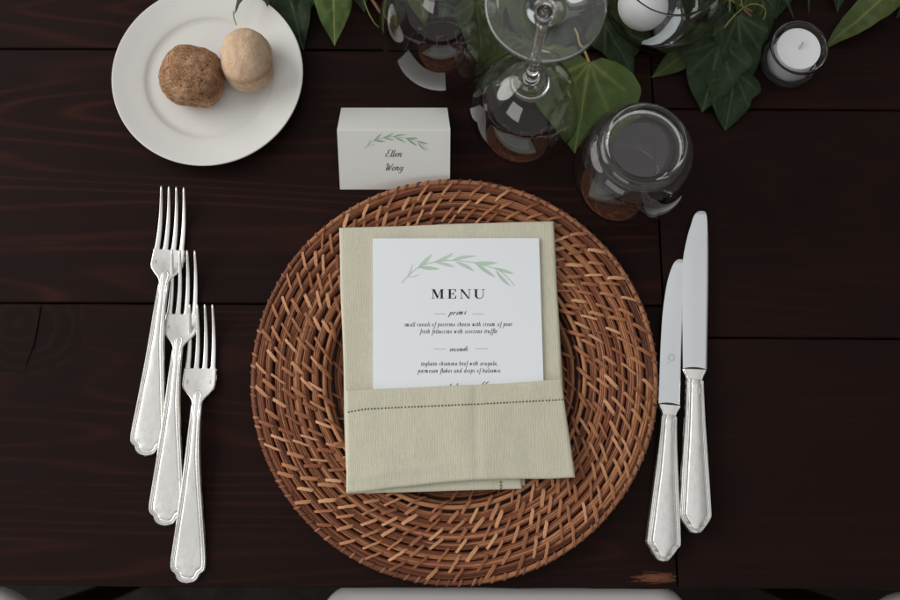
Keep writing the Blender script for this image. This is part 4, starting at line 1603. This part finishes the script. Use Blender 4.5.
def make_knife(name, L, blade, blade_len, hand_w, neck_w, label, mark):
    """local: y from butt (0) to blade tip (L), x to the right; sizes in mm"""
    t = empty(name)
    hl = L - blade_len                      # handle + collar
    hz = lambda y: 5.6 - 0.6 * min(1.0, y / hl)
    W, N = hand_w / 2, neck_w / 2
    htab = smooth_tab([(0, 0.2), (0.3, 2.6), (1.3, 4.6), (4.0, 7.0), (7.5, 9.6), (10.5, 11.4), (13.0, W - 0.25), (16, W), (22, W - 0.35), (hl * 0.45, N + (W - N) * 0.56),
                       (hl * 0.68, N + (W - N) * 0.22), (hl * 0.84, N + 0.2), (hl * 0.90, N - 0.1), (hl - 9.0, N - 0.2), (hl - 8.0, N - 1.1)], 6)

    def rel(d, x, y, w):
        q = abs(x) / max(w, 0.1)
        k = min(1.0, w / 9.5)
        z = 0.0
        for c in (0.9, 2.1, 3.3):
            z += 0.50 * g(d, c * k, 0.34 * k) - 0.95 * g(d, (c + 0.6) * k, 0.26 * k)
        step = 1 / (1 + math.exp(-(d - 4.5 * k) / 0.22))
        z += 0.65 * step - 1.5 * g(d, 4.25 * k, 0.40)
        z += 2.3 * (1 - q * q)
        # deep chased nicks at either side of the panel's point
        if 5 < y < 14:
            z -= 1.3 * math.exp(-((abs(x) - 5.2) / 1.5) ** 2 - ((y - (6.6 + 0.5 * (abs(x) - 4))) / 1.0) ** 2)
        if y > hl - 12:
            z *= max(0.2, (hl - y) / 12)
        # small round boss at the top of the panel
        rb = math.hypot(x, y - (hl - 17))
        z += 0.30 * g(rb, 3.3, 0.35) - 0.25 * g(rb, 2.6, 0.3)
        return z
    m = MB()
    top_y = htab[-1][0]
    ys = [0, 0.08, 0.2, 0.35] + [0.5 + 0.36 * k for k in range(44)] + [17, 18.5] + \
         [20 + (top_y - 44) * k / 40 for k in range(41)] + [top_y - 24 + 1.0 * k for k in range(1, 24)] + [top_y]
    ys = sorted(set(round(y, 3) for y in ys))
    plate_relief(m, htab, ys, 104, hz, lambda y: 5.2 + 1.6 * math.exp(-((y - 25) / 30) ** 2), rel, ref=9.5)
    hd = m.build('handle', SILVER, t, offset=False)
    # collar between handle and blade
    ctab = smooth_tab([(top_y - 2.5, N - 1.2), (top_y - 0.6, N - 1.3), (top_y + 0.4, N - 0.9), (top_y + 3.0, N - 0.1), (top_y + 5.6, N + 1.3), (top_y + 8.0, N + 2.2), (top_y + 8.6, N + 2.2)], 5)
    m = MB()
    plate_relief(m, ctab, [top_y - 2.5 + 11.1 * k / 26 for k in range(27)], 34, lambda y: 5.0, lambda y: 5.0 - 1.9 * max(0.0, (y - top_y) / 8.6),
                 lambda d, x, y, w: 0.5 * (1 - (x / w) ** 2) - 0.35 * g(y, top_y + 0.6, 0.5) + 0.25 * g(d, 1.0, 0.4))
    m.build('collar', SILVER, t, offset=False)
    for sx in (-1, 1):
        m = MB()
        rows = []
        for k in range(13):
            a = 2 * math.pi * k / 12
            rows.append([((sx * 3.0 + math.cos(a) * r_ * 1.4) * MM, (top_y + 1.6 + math.sin(a) * r_ * 0.62) * MM, 7.62 * MM - abs(sx * 3 + math.cos(a) * r_) * 0.00004) for r_ in (0.15, 0.8)])
        m.grid(rows)
        m.build('chased_mark', TARNISH_AND_SHADE, hd, offset=False)
    # dark strip painting in the shadow where the blade meets the collar
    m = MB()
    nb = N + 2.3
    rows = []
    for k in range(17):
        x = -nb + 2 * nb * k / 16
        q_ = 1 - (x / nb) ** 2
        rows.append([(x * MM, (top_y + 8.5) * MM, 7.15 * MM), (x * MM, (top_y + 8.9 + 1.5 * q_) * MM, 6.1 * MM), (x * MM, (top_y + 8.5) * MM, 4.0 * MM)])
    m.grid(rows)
    m.build('painted_socket_shade', TARNISH_AND_SHADE, t, offset=False)
    # blade: blade = list (distance from tip, left x, right x)
    m = MB()
    b0 = top_y + 8.2
    lt = smooth_tab([(d, l) for d, l, r_ in blade], 6)
    rt = smooth_tab([(d, r_) for d, l, r_ in blade], 6)
    rows_t, rows_b = [], []
    dmax = L - b0
    ds = [0, 0.15, 0.4, 0.8, 1.4, 2.2, 3.2, 4.5, 6, 8, 10, 12.5, 15, 18, 22, 26, 30, 36, 42, 50] + [50 + (dmax - 50) * k / 16 for k in range(1, 17)]
    for d in ds:
        l, r_ = lerp_tab(lt, d), lerp_tab(rt, d)
        a, b = [], []
        for k in range(25):
            u = k / 24
            x = l + (r_ - l) * u
            e1, e2 = min(1.0, (x - l) / 9.0), min(1.0, (r_ - x) / 0.7)
            hth = 0.55 + 0.38 * (1 - (1 - e1) ** 2)
            hth *= 0.35 + 0.65 * math.sqrt(max(0, 1 - (1 - e2) ** 2))
            hth *= 0.35 + 0.65 * min(1.0, d / 3.0)
            zc = 5.0 - 1.6 * (1 - d / dmax)
            a.append((x * MM, (L - d) * MM, (zc + hth) * MM))
            b.append((x * MM, (L - d) * MM, (zc - hth) * MM))
        rows_t.append(a)
        rows_b.append(b)
    ta = m.grid([list(reversed(r)) for r in rows_t])
    bb = m.grid(rows_b)
    for i in range(len(ta) - 1):
        m.f.append((ta[i][-1], bb[i][0], bb[i + 1][0], ta[i + 1][-1]))
        m.f.append((ta[i + 1][0], bb[i + 1][-1], bb[i][-1], ta[i][0]))
    m.f.append(tuple(ta[0]) + tuple(bb[0]))
    m.f.append(tuple(ta[-1]) + tuple(bb[-1]))
    bo = m.build('blade', BLADE, t, offset=False, auto=40)
    fix_normals(bo)
    if mark:
        m = MB()
        my, mx = L - mark[1], mark[0]
        zz = (5.0 - 1.6 * (1 - mark[1] / dmax) + 0.93 + 0.05) * MM
        for rad, wd in ((3.0, 0.35), (1.9, 0.3)):
            rows = []
            for k in range(25):
                a = 2 * math.pi * k / 24
                rows.append([((mx + math.cos(a) * r_) * MM, (my + math.sin(a) * r_ * 1.1) * MM, zz) for r_ in (rad, rad - wd)])
            m.grid(rows)
        for k, wd in enumerate((3.6, 2.8)):
            yb = my - 5.0 - k * 1.5
            for q in range(5):
                xa = mx - wd + q * wd * 0.42
                m.f.append(tuple(m.vert((x * MM, y * MM, zz)) for x, y in ((xa, yb), (xa + 0.8, yb), (xa + 0.8, yb + 0.8), (xa, yb + 0.8))))
        m.build('etched_mark', ETCH, bo, smooth=False, offset=False)
    tag(t, label, 'knife', 'silver knives beside the charger')
    return t


S1 = 0.81
k1 = make_knife('table_knife', 262.0, [(0, 5.2, 8.2), (0.6, 3.4, 9.4), (2.4, 1.2, 10.3), (6, -0.8, 10.9), (11.5, -2.4, 11.2), (24, -6.0, 11.4), (45, -9.6, 11.4), (72, -10.0, 11.0), (100, -9.8, 10.4), (140, -9.4, 9.6)],
                133.5, 25.6, 14.6, 'larger silver knife with the longer blade, on the right', None)
k2 = make_knife('table_knife', 247.0, [(0, 3.6, 5.8), (0.6, 1.8, 6.6), (2.4, -0.3, 7.0), (6, -2.2, 7.2), (11.5, -4.0, 7.4), (24, -6.6, 7.4), (45, -8.6, 7.6), (72, -9.2, 7.8), (100, -9.0, 8.2), (140, -8.7, 8.6)],
                123.5, 27.6, 13.6, 'smaller silver knife lying between the charger and the longer knife', (0.0, 84.0))


def place_knife(o, end_px, mid_px, tip_y, L):
    e_, m_ = at(*end_px, 0.004), at(*mid_px, 0.006)
    d = (m_ - e_).normalized()
    tip = at(tip_y[0], tip_y[1], 0.004)
    Lr = (tip - e_).dot(d)
    s = Lr / (L * MM)
    o.location = (e_.x, e_.y, 0.0)
    o.rotation_euler = (0, 0, math.atan2(d.y, d.x) - math.pi / 2)
    o.scale = (s, s, s)
    print(o.name, Lr, s)


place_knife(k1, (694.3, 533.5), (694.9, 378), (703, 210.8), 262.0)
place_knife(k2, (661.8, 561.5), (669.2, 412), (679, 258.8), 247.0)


# ------------------------------------------------------------------ glassware, standing upside down on their rims
def lathe_parts(parent, prof, cuts, names, mat, seg=128):
    """one closed turned profile, its faces handed out to named parts so that the glass stays continuous"""
    start = 0
    for (i0, i1), nm in zip(cuts, names):
        m = MB()
        m.lathe(prof[i0:i1 + 1], seg)
        m.build(nm, mat, parent, offset=False)


def wine_glass(px, rim_r, max_r, max_h, bowl_h, total_h, foot_r, label):
    c = at(px[0], px[1], 0.0)
    t = empty('wine_glass', (c.x, c.y, 0.0006))
    tag(t, label, 'wine glass', 'wine glasses upside down on their rims')
    wl = 0.0010
    outer_ = smooth_tab([(rim_r, 0.0004), (rim_r + (max_r - rim_r) * 0.62, max_h * 0.45), (max_r, max_h), (max_r * 0.965, max_h + (bowl_h - max_h) * 0.28), (max_r * 0.80, max_h + (bowl_h - max_h) * 0.58),
                         (max_r * 0.50, max_h + (bowl_h - max_h) * 0.83), (max_r * 0.22, bowl_h - 0.0012)], 8)
    neck = smooth_tab([(max_r * 0.22, bowl_h - 0.0012), (0.0062, bowl_h + 0.003), (0.0044, bowl_h + 0.010)], 6)
    stem = smooth_tab([(0.0044, bowl_h + 0.010), (0.0036, bowl_h + 0.030), (0.0036, total_h - 0.030), (0.0046, total_h - 0.013), (0.0075, total_h - 0.0068)], 6)
    foot = smooth_tab([(0.0075, total_h - 0.0068), (0.014, total_h - 0.0046), (foot_r * 0.72, total_h - 0.0032), (foot_r * 0.96, total_h - 0.0030), (foot_r, total_h - 0.0016), (foot_r * 0.975, total_h - 0.0002),
                       (foot_r * 0.9, total_h - 0.0002), (foot_r * 0.55, total_h - 0.0011), (0.010, total_h - 0.0022), (0.0003, total_h - 0.0026)], 6)
    inner_ = [(r_ - wl if r_ > 0.012 else r_ * 0.9, z - (0.0 if z < max_h else 0.0012 * min(1, (z - max_h) / 0.03))) for r_, z in outer_]
    inner_ = inner_[:-4] + smooth_tab([inner_[-5], (max_r * 0.22, bowl_h - 0.0075), (0.0003, bowl_h - 0.0048)], 5)[1:]
    inner_ = [(r_, max(z, 0.0004)) for r_, z in inner_]
    bowl = list(reversed(inner_)) + [(rim_r - wl * 0.5, 0.0)] + outer_ + neck[1:]
    for nm, pr in (('bowl', bowl), ('stem', stem), ('foot', foot)):
        m = MB()
        m.lathe(pr, 128)
        m.build(nm, GLASS, t, offset=False)
    return t


wine_glass((521, 129), 0.0300, 0.0435, 0.040, 0.104, 0.218, 0.0378, 'upturned wine glass whose whole round foot and stem show beside the folded card')
wine_glass((441, 56), 0.0310, 0.0480, 0.046, 0.138, 0.250, 0.0385, 'upturned wine glass nearest the bread plate, foot out of the picture')

c = at(622, 185, 0.0)
m = MB()
H = 0.100
o_ = smooth_tab([(0.0330, 0.0004), (0.0388, 0.012), (0.0440, 0.032), (0.0452, 0.048), (0.0432, 0.066), (0.0385, 0.084), (0.0338, 0.0952), (0.0315, 0.0985), (0.0299, 0.0997), (0.0282, 0.0995),
                 (0.0262, 0.0984), (0.0230, 0.0976), (0.012, 0.0972), (0.0003, 0.0970)], 7)
i_ = smooth_tab([(0.0003, 0.0920), (0.014, 0.0920), (0.0225, 0.0914), (0.0285, 0.0895), (0.0325, 0.0862), (0.0376, 0.0780), (0.0416, 0.066), (0.0441, 0.048), (0.0429, 0.032), (0.0378, 0.012), (0.0321, 0.0004)], 7)
m.lathe(i_ + [(0.0324, 0.0)] + o_, 128)
o = m.build('tumbler', GLASS, None)
o.location = (c.x, c.y, 0.0006)
tag(o, 'upturned stemless glass tumbler standing between the charger and ivy', 'tumbler')


# ------------------------------------------------------------------ tealights in glass holders
def tealight(px, s, hl_label, c_label, wick_rot, height=0.030):
    c = at(px[0], px[1], 0.0)
    m = MB()
    ro, ri = 0.0243 * s, 0.0216 * s
    pr = smooth_tab([(0.0003, 0.0048), (ri * 0.75, 0.0048), (ri * 0.97, 0.0075), (ri, 0.013), (ri + 0.0002, height - 0.004), (ri + 0.0004, height - 0.0012)], 6) + \
        smooth_tab([(ri + 0.0009, height), (ro - 0.0006, height), (ro, height - 0.0012), (ro - 0.0001, height - 0.006), (ro - 0.0006, 0.010), (ro - 0.0003, 0.0065), (ro + 0.0002, 0.0040), (ro - 0.0008, 0.0008), (ro * 0.85, 0.0001),
                    (ro * 0.5, 0.0007), (0.0003, 0.0009)], 6)
    m.lathe(pr, 96)
    h = m.build('glass_candle_holder', CUPGLASS, None)
    fix_normals(h)
    h.location = (c.x, c.y, 0.0004)
    tag(h, hl_label, 'candle holder', 'glass candle holders')
    t = empty('tealight_candle', (c.x, c.y, 0.0056))
    tag(t, c_label, 'candle', 'white tealight candles')
    rw = 0.0185 * s
    top = height - 0.0085
    m = MB()
    pr = smooth_tab([(0.0003, top - 0.0002), (rw * 0.5, top - 0.0003), (rw * 0.9, top), (rw * 0.985, top - 0.0003), (rw, top - 0.0012), (rw, 0.0014), (rw * 0.98, 0.0004), (rw * 0.9, 0.0003), (0.0003, 0.0003)], 6)
    m.lathe(pr, 80)
    fix_normals(m.build('wax', WAX, t, offset=False))
    m = MB()
    d = Vector((math.cos(wick_rot), math.sin(wick_rot), 0))
    m.tube([(0, 0, top - 0.001), d * 0.0010 + Vector((0, 0, top + 0.0010)), d * 0.0062 + Vector((0, 0, top + 0.0021))], [0.0008, 0.0008, 0.0006], 8)
    m.build('wick', WICK, t, offset=False)


tealight((787.5, 62.5), 0.96, 'clear glass candle holder on the bare right-hand table', 'white tealight in the holder on the bare right-hand table', R(55))
# round glass bowl with a ball candle
c = at(652, 17, 0.0)
m = MB()
o_ = smooth_tab([(0.0003, 0.0008), (0.018, 0.0006), (0.0255, 0.0012), (0.0330, 0.0065), (0.0425, 0.021), (0.0488, 0.042), (0.0492, 0.056), (0.0462, 0.072), (0.0425, 0.0845), (0.0420, 0.0868)], 7)
i_ = smooth_tab([(0.0412, 0.0872), (0.0404, 0.0862), (0.0410, 0.0840), (0.0446, 0.072), (0.0475, 0.056), (0.0470, 0.042), (0.0405, 0.0225), (0.0300, 0.0105), (0.0180, 0.0072), (0.0003, 0.0066)], 7)
m.lathe(o_ + i_, 128)
o = m.build('glass_bowl', GLASS, None)
o.location = (c.x, c.y, 0.0002)
tag(o, 'clear round glass bowl above the tumbler, holding a white candle', 'glass bowl')
bc = at(644, 3, 0.037)
t = empty('ball_candle', (bc.x, bc.y, 0.0135))
tag(t, 'round white candle inside the clear glass bowl above the tumbler', 'candle')
m = MB()
m.lathe([(max(0.0002, 0.0205 * math.sin(math.pi * k / 40)), 0.0185 - 0.0182 * math.cos(math.pi * k / 40)) for k in range(41)], 64)
fix_normals(m.build('wax', WAX, t, offset=False))
m = MB()
m.tube([(0, 0, 0.0355), (0.0004, 0.0006, 0.0395), (0.0016, 0.0012, 0.0425)], [0.0008, 0.0008, 0.0006], 8)
m.build('wick', WICK, t, offset=False)
# thin curved white sheet beside it
m = MB()
arc = catmull([(641, 45), (653, 45.5), (666, 40), (676, 30), (681, 18), (680, 8)], 6)
n_ = len(arc)
rows = []
for k, (x, y) in enumerate(arc):
    f_ = k / (n_ - 1)
    p = at(x, y, 0.0285 + 0.004 * f_)
    inw = (Vector((c.x, c.y, 0)) - Vector((p.x, p.y, 0))).normalized()
    w_ = 0.0105 * math.sin(math.pi * min(0.97, 0.06 + 0.9 * f_)) ** 0.7
    rows.append([p + inw * (w_ * q / 8) + Vector((0, 0, -0.0035 * math.sin(math.pi * q / 8) + 0.001 * noise.noise((f_ * 5, q * 0.4, 2)))) for q in range(9)])
m.grid(rows)
base_n = len(m.v)
m.grid([[p - Vector((0, 0, 0.0007)) for p in reversed(r_)] for r_ in rows])
o = m.build('crescent', WAX, None)
mid = rows[n_ // 2][4]
for v in o.data.vertices:
    v.co -= mid
o.location = mid
tag(o, 'curled white crescent beside the round candle inside the glass bowl', 'crescent')
tealight((564, -3), 1.15, 'clear glass candle holder under the round foot of the wine glass', 'white tealight seen through the round foot of the wine glass', R(200))


# ------------------------------------------------------------------ ivy garland
SHAPES = {
    'ivy': [(0, 0.10), (0.03, 0.30), (0.10, 0.46), (0.20, 0.52), (0.28, 0.50), (0.40, 0.40), (0.52, 0.36), (0.66, 0.29), (0.80, 0.18), (0.92, 0.07), (1.0, 0.003)],
    'ivy_lobed': [(0, 0.10), (0.04, 0.32), (0.12, 0.50), (0.22, 0.60), (0.30, 0.58), (0.38, 0.42), (0.46, 0.33), (0.56, 0.31), (0.70, 0.25), (0.85, 0.13), (0.94, 0.05), (1.0, 0.003)],
    'heart': [(0, 0.12), (0.03, 0.32), (0.10, 0.47), (0.22, 0.56), (0.35, 0.55), (0.50, 0.46), (0.66, 0.32), (0.80, 0.19), (0.92, 0.07), (1.0, 0.003)],
    'oval': [(0, 0.02), (0.08, 0.13), (0.22, 0.25), (0.40, 0.30), (0.58, 0.27), (0.75, 0.19), (0.90, 0.08), (1.0, 0.003)],
    'slim': [(0, 0.02), (0.10, 0.08), (0.30, 0.14), (0.50, 0.15), (0.70, 0.11), (0.88, 0.05), (1.0, 0.003)],
}


def leaf(parent, b, t, wid, shape, mat, roll=0.0, arch=0.10, fold=0.12, seed=0, name='leaf', asym=0.0):
    """b, t = (px, py, z) of base and tip; wid scales the width; roll tips the blade about its midrib"""
    B, T = at(*b), at(*t)
    ax = T - B
    L = ax.length
    ax.normalize()
    side = ax.cross(Vector((0, 0, 1))).normalized()
    nr = side.cross(ax).normalized()
    side = (Matrix.Rotation(roll, 3, ax) @ side)
    nr = (Matrix.Rotation(roll, 3, ax) @ nr)
    tab = smooth_tab(SHAPES[shape], 5)
    m = MB()
    NR, NC = 56, 60
    rows, veins = [], []
    fan = [(R(a), ln) for a, ln in ((28, .62), (-28, .62), (58, .5), (-58, .5))] if shape in ('ivy', 'ivy_lobed', 'heart') else []
    for i in range(NR + 1):
        s = i / NR
        hw = lerp_tab(tab, s) * wid
        row, vr = [], []
        for j in range(NC + 1):
            u = -1 + 2 * j / NC
            wob = 1 + 0.05 * noise.noise((s * 6 + seed, math.copysign(1, u) * 3, seed))
            x = u * hw * wob * (1 + asym * (1 if u > 0 else -1))
            yb = s
            if shape in ('ivy', 'ivy_lobed', 'heart') and s < 0.12:
                yb = s - 0.07 * abs(u) * (1 - s / 0.12)      # cordate base
            h = fold * abs(x) * 0.9 - arch * (s - 0.35) ** 2 * 1.2 + arch * 0.1
            h += 0.035 * noise.noise((x * 4 + seed, s * 4, seed * 2)) + 0.012 * noise.noise((x * 11, s * 11, seed))
            h -= 0.10 * abs(u) ** 4 * abs(x) * (0.5 + noise.noise((seed, s * 3, 1)))
            p = B + ax * (yb * L) + side * (x * L) + nr * (h * L)
            p.z = max(p.z, 0.0012 + 0.0004 * noise.noise((x * 5, s * 5, seed)))
            row.append(p)
            v = math.exp(-(abs(x) / (0.017 * (1.3 - s))) ** 2)
            for an, ln in fan:
                dx, dy = math.sin(an), math.cos(an)
                q = x * dx + s * dy
                if 0 < q < ln:
                    dd = abs(x * dy - s * dx - 0.06 * q * q * math.copysign(1, an))
                    v = max(v, 0.9 * math.exp(-(dd / 0.017) ** 2) * (1 - q / ln * 0.6))
            # side veins branching from the midrib
            k = (s - 0.55 * abs(x)) * 9.0
            fr = abs(k - round(k))
            v = max(v, (0.10 if fan else 0.35) * math.exp(-(fr / 0.07) ** 2) * (1 - 0.5 * abs(u)))
            vr.append(v)
        rows.append(row)
        veins.append(vr)
    ids = m.grid(rows)
    for r_, vr in zip(ids, veins):
        for i, v in zip(r_, vr):
            m.attr('vein', i, v)
    return m.build(name, mat, parent)


def stalk(parent, lst, r0, r1, mat, name='stem'):
    P = [at(*p) for p in lst]
    q = catmull([tuple(p) for p in P], 8)
    n = len(q)
    m = MB()
    m.tube(q, [r0 + (r1 - r0) * i / (n - 1) for i in range(n)], 8)
    return m.build(name, mat, parent)


def sprig_thing(px, label):
    o = empty('ivy_sprig', at(*px))
    tag(o, label, 'ivy', 'ivy garland along the table')
    return o


D, MI, LI = LEAF_DARK, LEAF_MID, LEAF_LIGHT

# spray above the bread plate
s = sprig_thing((300, -40, 0.0), 'ivy sprig hanging over the top edge of the bread plate')
stalk(s, [(150, -44, 0.006), (240, -36, 0.012), (320, -30, 0.012), (400, -34, 0.006)], 0.0016, 0.0014, STEM_B)
leaf(s, (332, -38, 0.030), (334.5, 45, 0.012), 0.62, 'ivy', LI, roll=R(-6), seed=1)
leaf(s, (300, -52, 0.022), (304, 20, 0.008), 0.72, 'ivy', D, seed=2)
leaf(s, (283, -30, 0.012), (303, 50, 0.003), 0.62, 'ivy', D, roll=R(10), seed=3)
l4 = leaf(s, (262, -46, 0.040), (233, 13, 0.028), 0.36, 'oval', D, roll=R(28), seed=4)
stalk(l4, [(233.5, 11, 0.028), (234, 18, 0.026), (236.5, 25, 0.024)], 0.0006, 0.0004, STEM, 'petiole')
leaf(s, (350, -52, 0.020), (364, 12, 0.006), 0.6, 'ivy', D, roll=R(14), seed=5)
leaf(s, (262, -60, 0.030), (268, 6, 0.022), 0.6, 'ivy', MI, roll=R(-20), seed=6)

# spray behind the left wine glass
s = sprig_thing((410, -50, 0.0), 'dark ivy sprig behind and inside the left upturned wine glass')
stalk(s, [(352, -30, 0.010), (374, 2, 0.016), (382, 14, 0.014), (392, 24, 0.006)], 0.0016, 0.0012, STEM_B)
stalk(s, [(358, -22, 0.014), (366, 6, 0.016), (374, 22, 0.010), (381, 28.5, 0.004)], 0.0006, 0.0005, STEM, 'tendril')
leaf(s, (410, -42, 0.020), (425, 26, 0.004), 0.55, 'ivy', MI, roll=R(16), seed=8)
leaf(s, (455, -30, 0.020), (441, 22, 0.004), 0.5, 'ivy', D, seed=9)
leaf(s, (392, -40, 0.030), (396, 36, 0.010), 0.5, 'ivy', D, roll=R(-30), seed=10)

# spray between the wine glasses
s = sprig_thing((520, -30, 0.0), 'ivy sprig under the wine glass foot with a broad yellow-green leaf')
stalk(s, [(430, -20, 0.006), (500, 6, 0.006), (560, 18, 0.006), (640, 0, 0.006)], 0.0016, 0.0014, STEM_B)
big = leaf(s, (589.5, 62, 0.020), (574.5, 153, 0.003), 1.10, 'heart', LI, roll=R(4), arch=0.05, fold=0.05, seed=11, asym=0.03)
stalk(big, [(573, 28, 0.014), (580, 40, 0.022), (589.5, 62.5, 0.0205)], 0.0009, 0.0011, STEM_Y, 'petiole')
leaf(s, (478, 0, 0.020), (482, 68, 0.003), 0.70, 'ivy', MI, roll=R(-8), seed=12)
leaf(s, (520, 40, 0.010), (498, 106, 0.003), 0.80, 'ivy', MI, roll=R(5), seed=13)
leaf(s, (548, 48, 0.010), (553, 112, 0.003), 0.62, 'ivy', LI, roll=R(-5), seed=14)
leaf(s, (604, 24, 0.010), (634, 74, 0.003), 0.70, 'ivy', D, roll=R(8), seed=15)
leaf(s, (536, -30, 0.024), (522, 44, 0.006), 0.8, 'ivy', MI, seed=16)
leaf(s, (500, -44, 0.024), (492, 24, 0.008), 0.8, 'heart', LI, seed=17)
leaf(s, (618, -24, 0.014), (606, 34, 0.005), 0.6, 'ivy', MI, roll=R(12), seed=18)

leaf(s, (470, -44, 0.018), (462, 30, 0.004), 0.8, 'ivy', D, roll=R(10), seed=41)
leaf(s, (556, 6, 0.008), (536, 84, 0.002), 0.75, 'ivy', D, roll=R(-6), seed=42)
leaf(s, (508, 34, 0.006), (476, 92, 0.002), 0.6, 'ivy', D, roll=R(10), seed=43)
leaf(s, (590, -20, 0.012), (612, 56, 0.003), 0.7, 'ivy', D, roll=R(-10), seed=44)
leaf(s, (640, 24, 0.004), (622, 66, 0.002), 0.6, 'ivy', MI, seed=45)

# spray by the candle
s = sprig_thing((725, -20, 0.0), 'ivy sprig of drooping dark leaves between the tumbler and the candle')
stalk(s, [(640, -36, 0.008), (700, -14, 0.012), (738, 4, 0.018), (752, 12, 0.016)], 0.0015, 0.0010, STEM)
node_ = (743, 8, 0.022)
leaf(s, (712, 34, 0.014), (651.5, 78, 0.002), 0.50, 'ivy', MI, roll=R(-16), seed=20)
dk = leaf(s, (720, 42, 0.018), (702, 112, 0.004), 0.95, 'ivy', D, roll=R(8), fold=0.2, seed=21)
stalk(dk, [node_, (732, 18, 0.026), (722, 32, 0.022), (720, 43, 0.0185)], 0.0006, 0.0006, STEM, 'petiole')
leaf(s, (738, 16, 0.022), (742, 96, 0.006), 0.70, 'ivy', D, roll=R(-8), fold=0.2, seed=22)
leaf(s, (735, 72, 0.012), (725.5, 131, 0.002), 0.92, 'ivy', D, roll=R(-5), seed=23)
sm = leaf(s, (764, 2, 0.026), (754, 34, 0.014), 0.55, 'oval', MI, roll=R(-24), seed=24)
stalk(sm, [node_, (752, 4, 0.030), (762, 6, 0.030), (765.5, 14, 0.024), (756, 33, 0.016)], 0.0006, 0.0005, STEM, 'tendril')
stalk(s, [(738, -20, 0.018), (741, 0, 0.020), node_], 0.0006, 0.0007, STEM, 'side_stem')
stalk(s, [(728, -12, 0.018), (730, 8, 0.020), (726, 22, 0.018)], 0.0006, 0.0005, STEM, 'side_stem')
stalk(s, [(743, 8, 0.022), (747, 12, 0.024), (751, 16, 0.022)], 0.0011, 0.0013, STEM_B, 'bud')
leaf(s, (760, -10, 0.016), (768, 40, 0.004), 0.6, 'ivy', D, seed=25)
leaf(s, (700, -30, 0.022), (690, 26, 0.008), 0.7, 'ivy', D, seed=26)
leaf(s, (776, -26, 0.020), (794.5, 19, 0.008), 0.34, 'slim', D, roll=R(20), seed=27)
leaf(s, (668, -34, 0.012), (672, 10, 0.004), 0.7, 'ivy', D, seed=28)

leaf(s, (716, -24, 0.010), (744, 46, 0.003), 0.7, 'ivy', D, roll=R(12), seed=46)
leaf(s, (752, -44, 0.026), (742, 30, 0.012), 0.6, 'ivy', MI, roll=R(-18), seed=47)
leaf(s, (790, -50, 0.014), (776, 18, 0.003), 0.7, 'ivy', D, roll=R(8), seed=48)

# spray in the upper right corner
s = sprig_thing((890, -40, 0.0), 'ivy sprig in the corner beyond the candle with one long pointed leaf')
stalk(s, [(780, -60, 0.006), (860, -48, 0.010), (960, -40, 0.010)], 0.0016, 0.0014, STEM_B)
leaf(s, (924, -34, 0.030), (823.5, 47, 0.004), 0.50, 'oval', MI, roll=R(14), arch=0.12, seed=30)
leaf(s, (842, -50, 0.018), (838, 12, 0.004), 0.5, 'ivy', D, seed=31)
leaf(s, (930, -14, 0.016), (896, 18, 0.003), 0.6, 'ivy', D, seed=32)
leaf(s, (806, -46, 0.016), (810, 14, 0.004), 0.20, 'slim', D, seed=33)
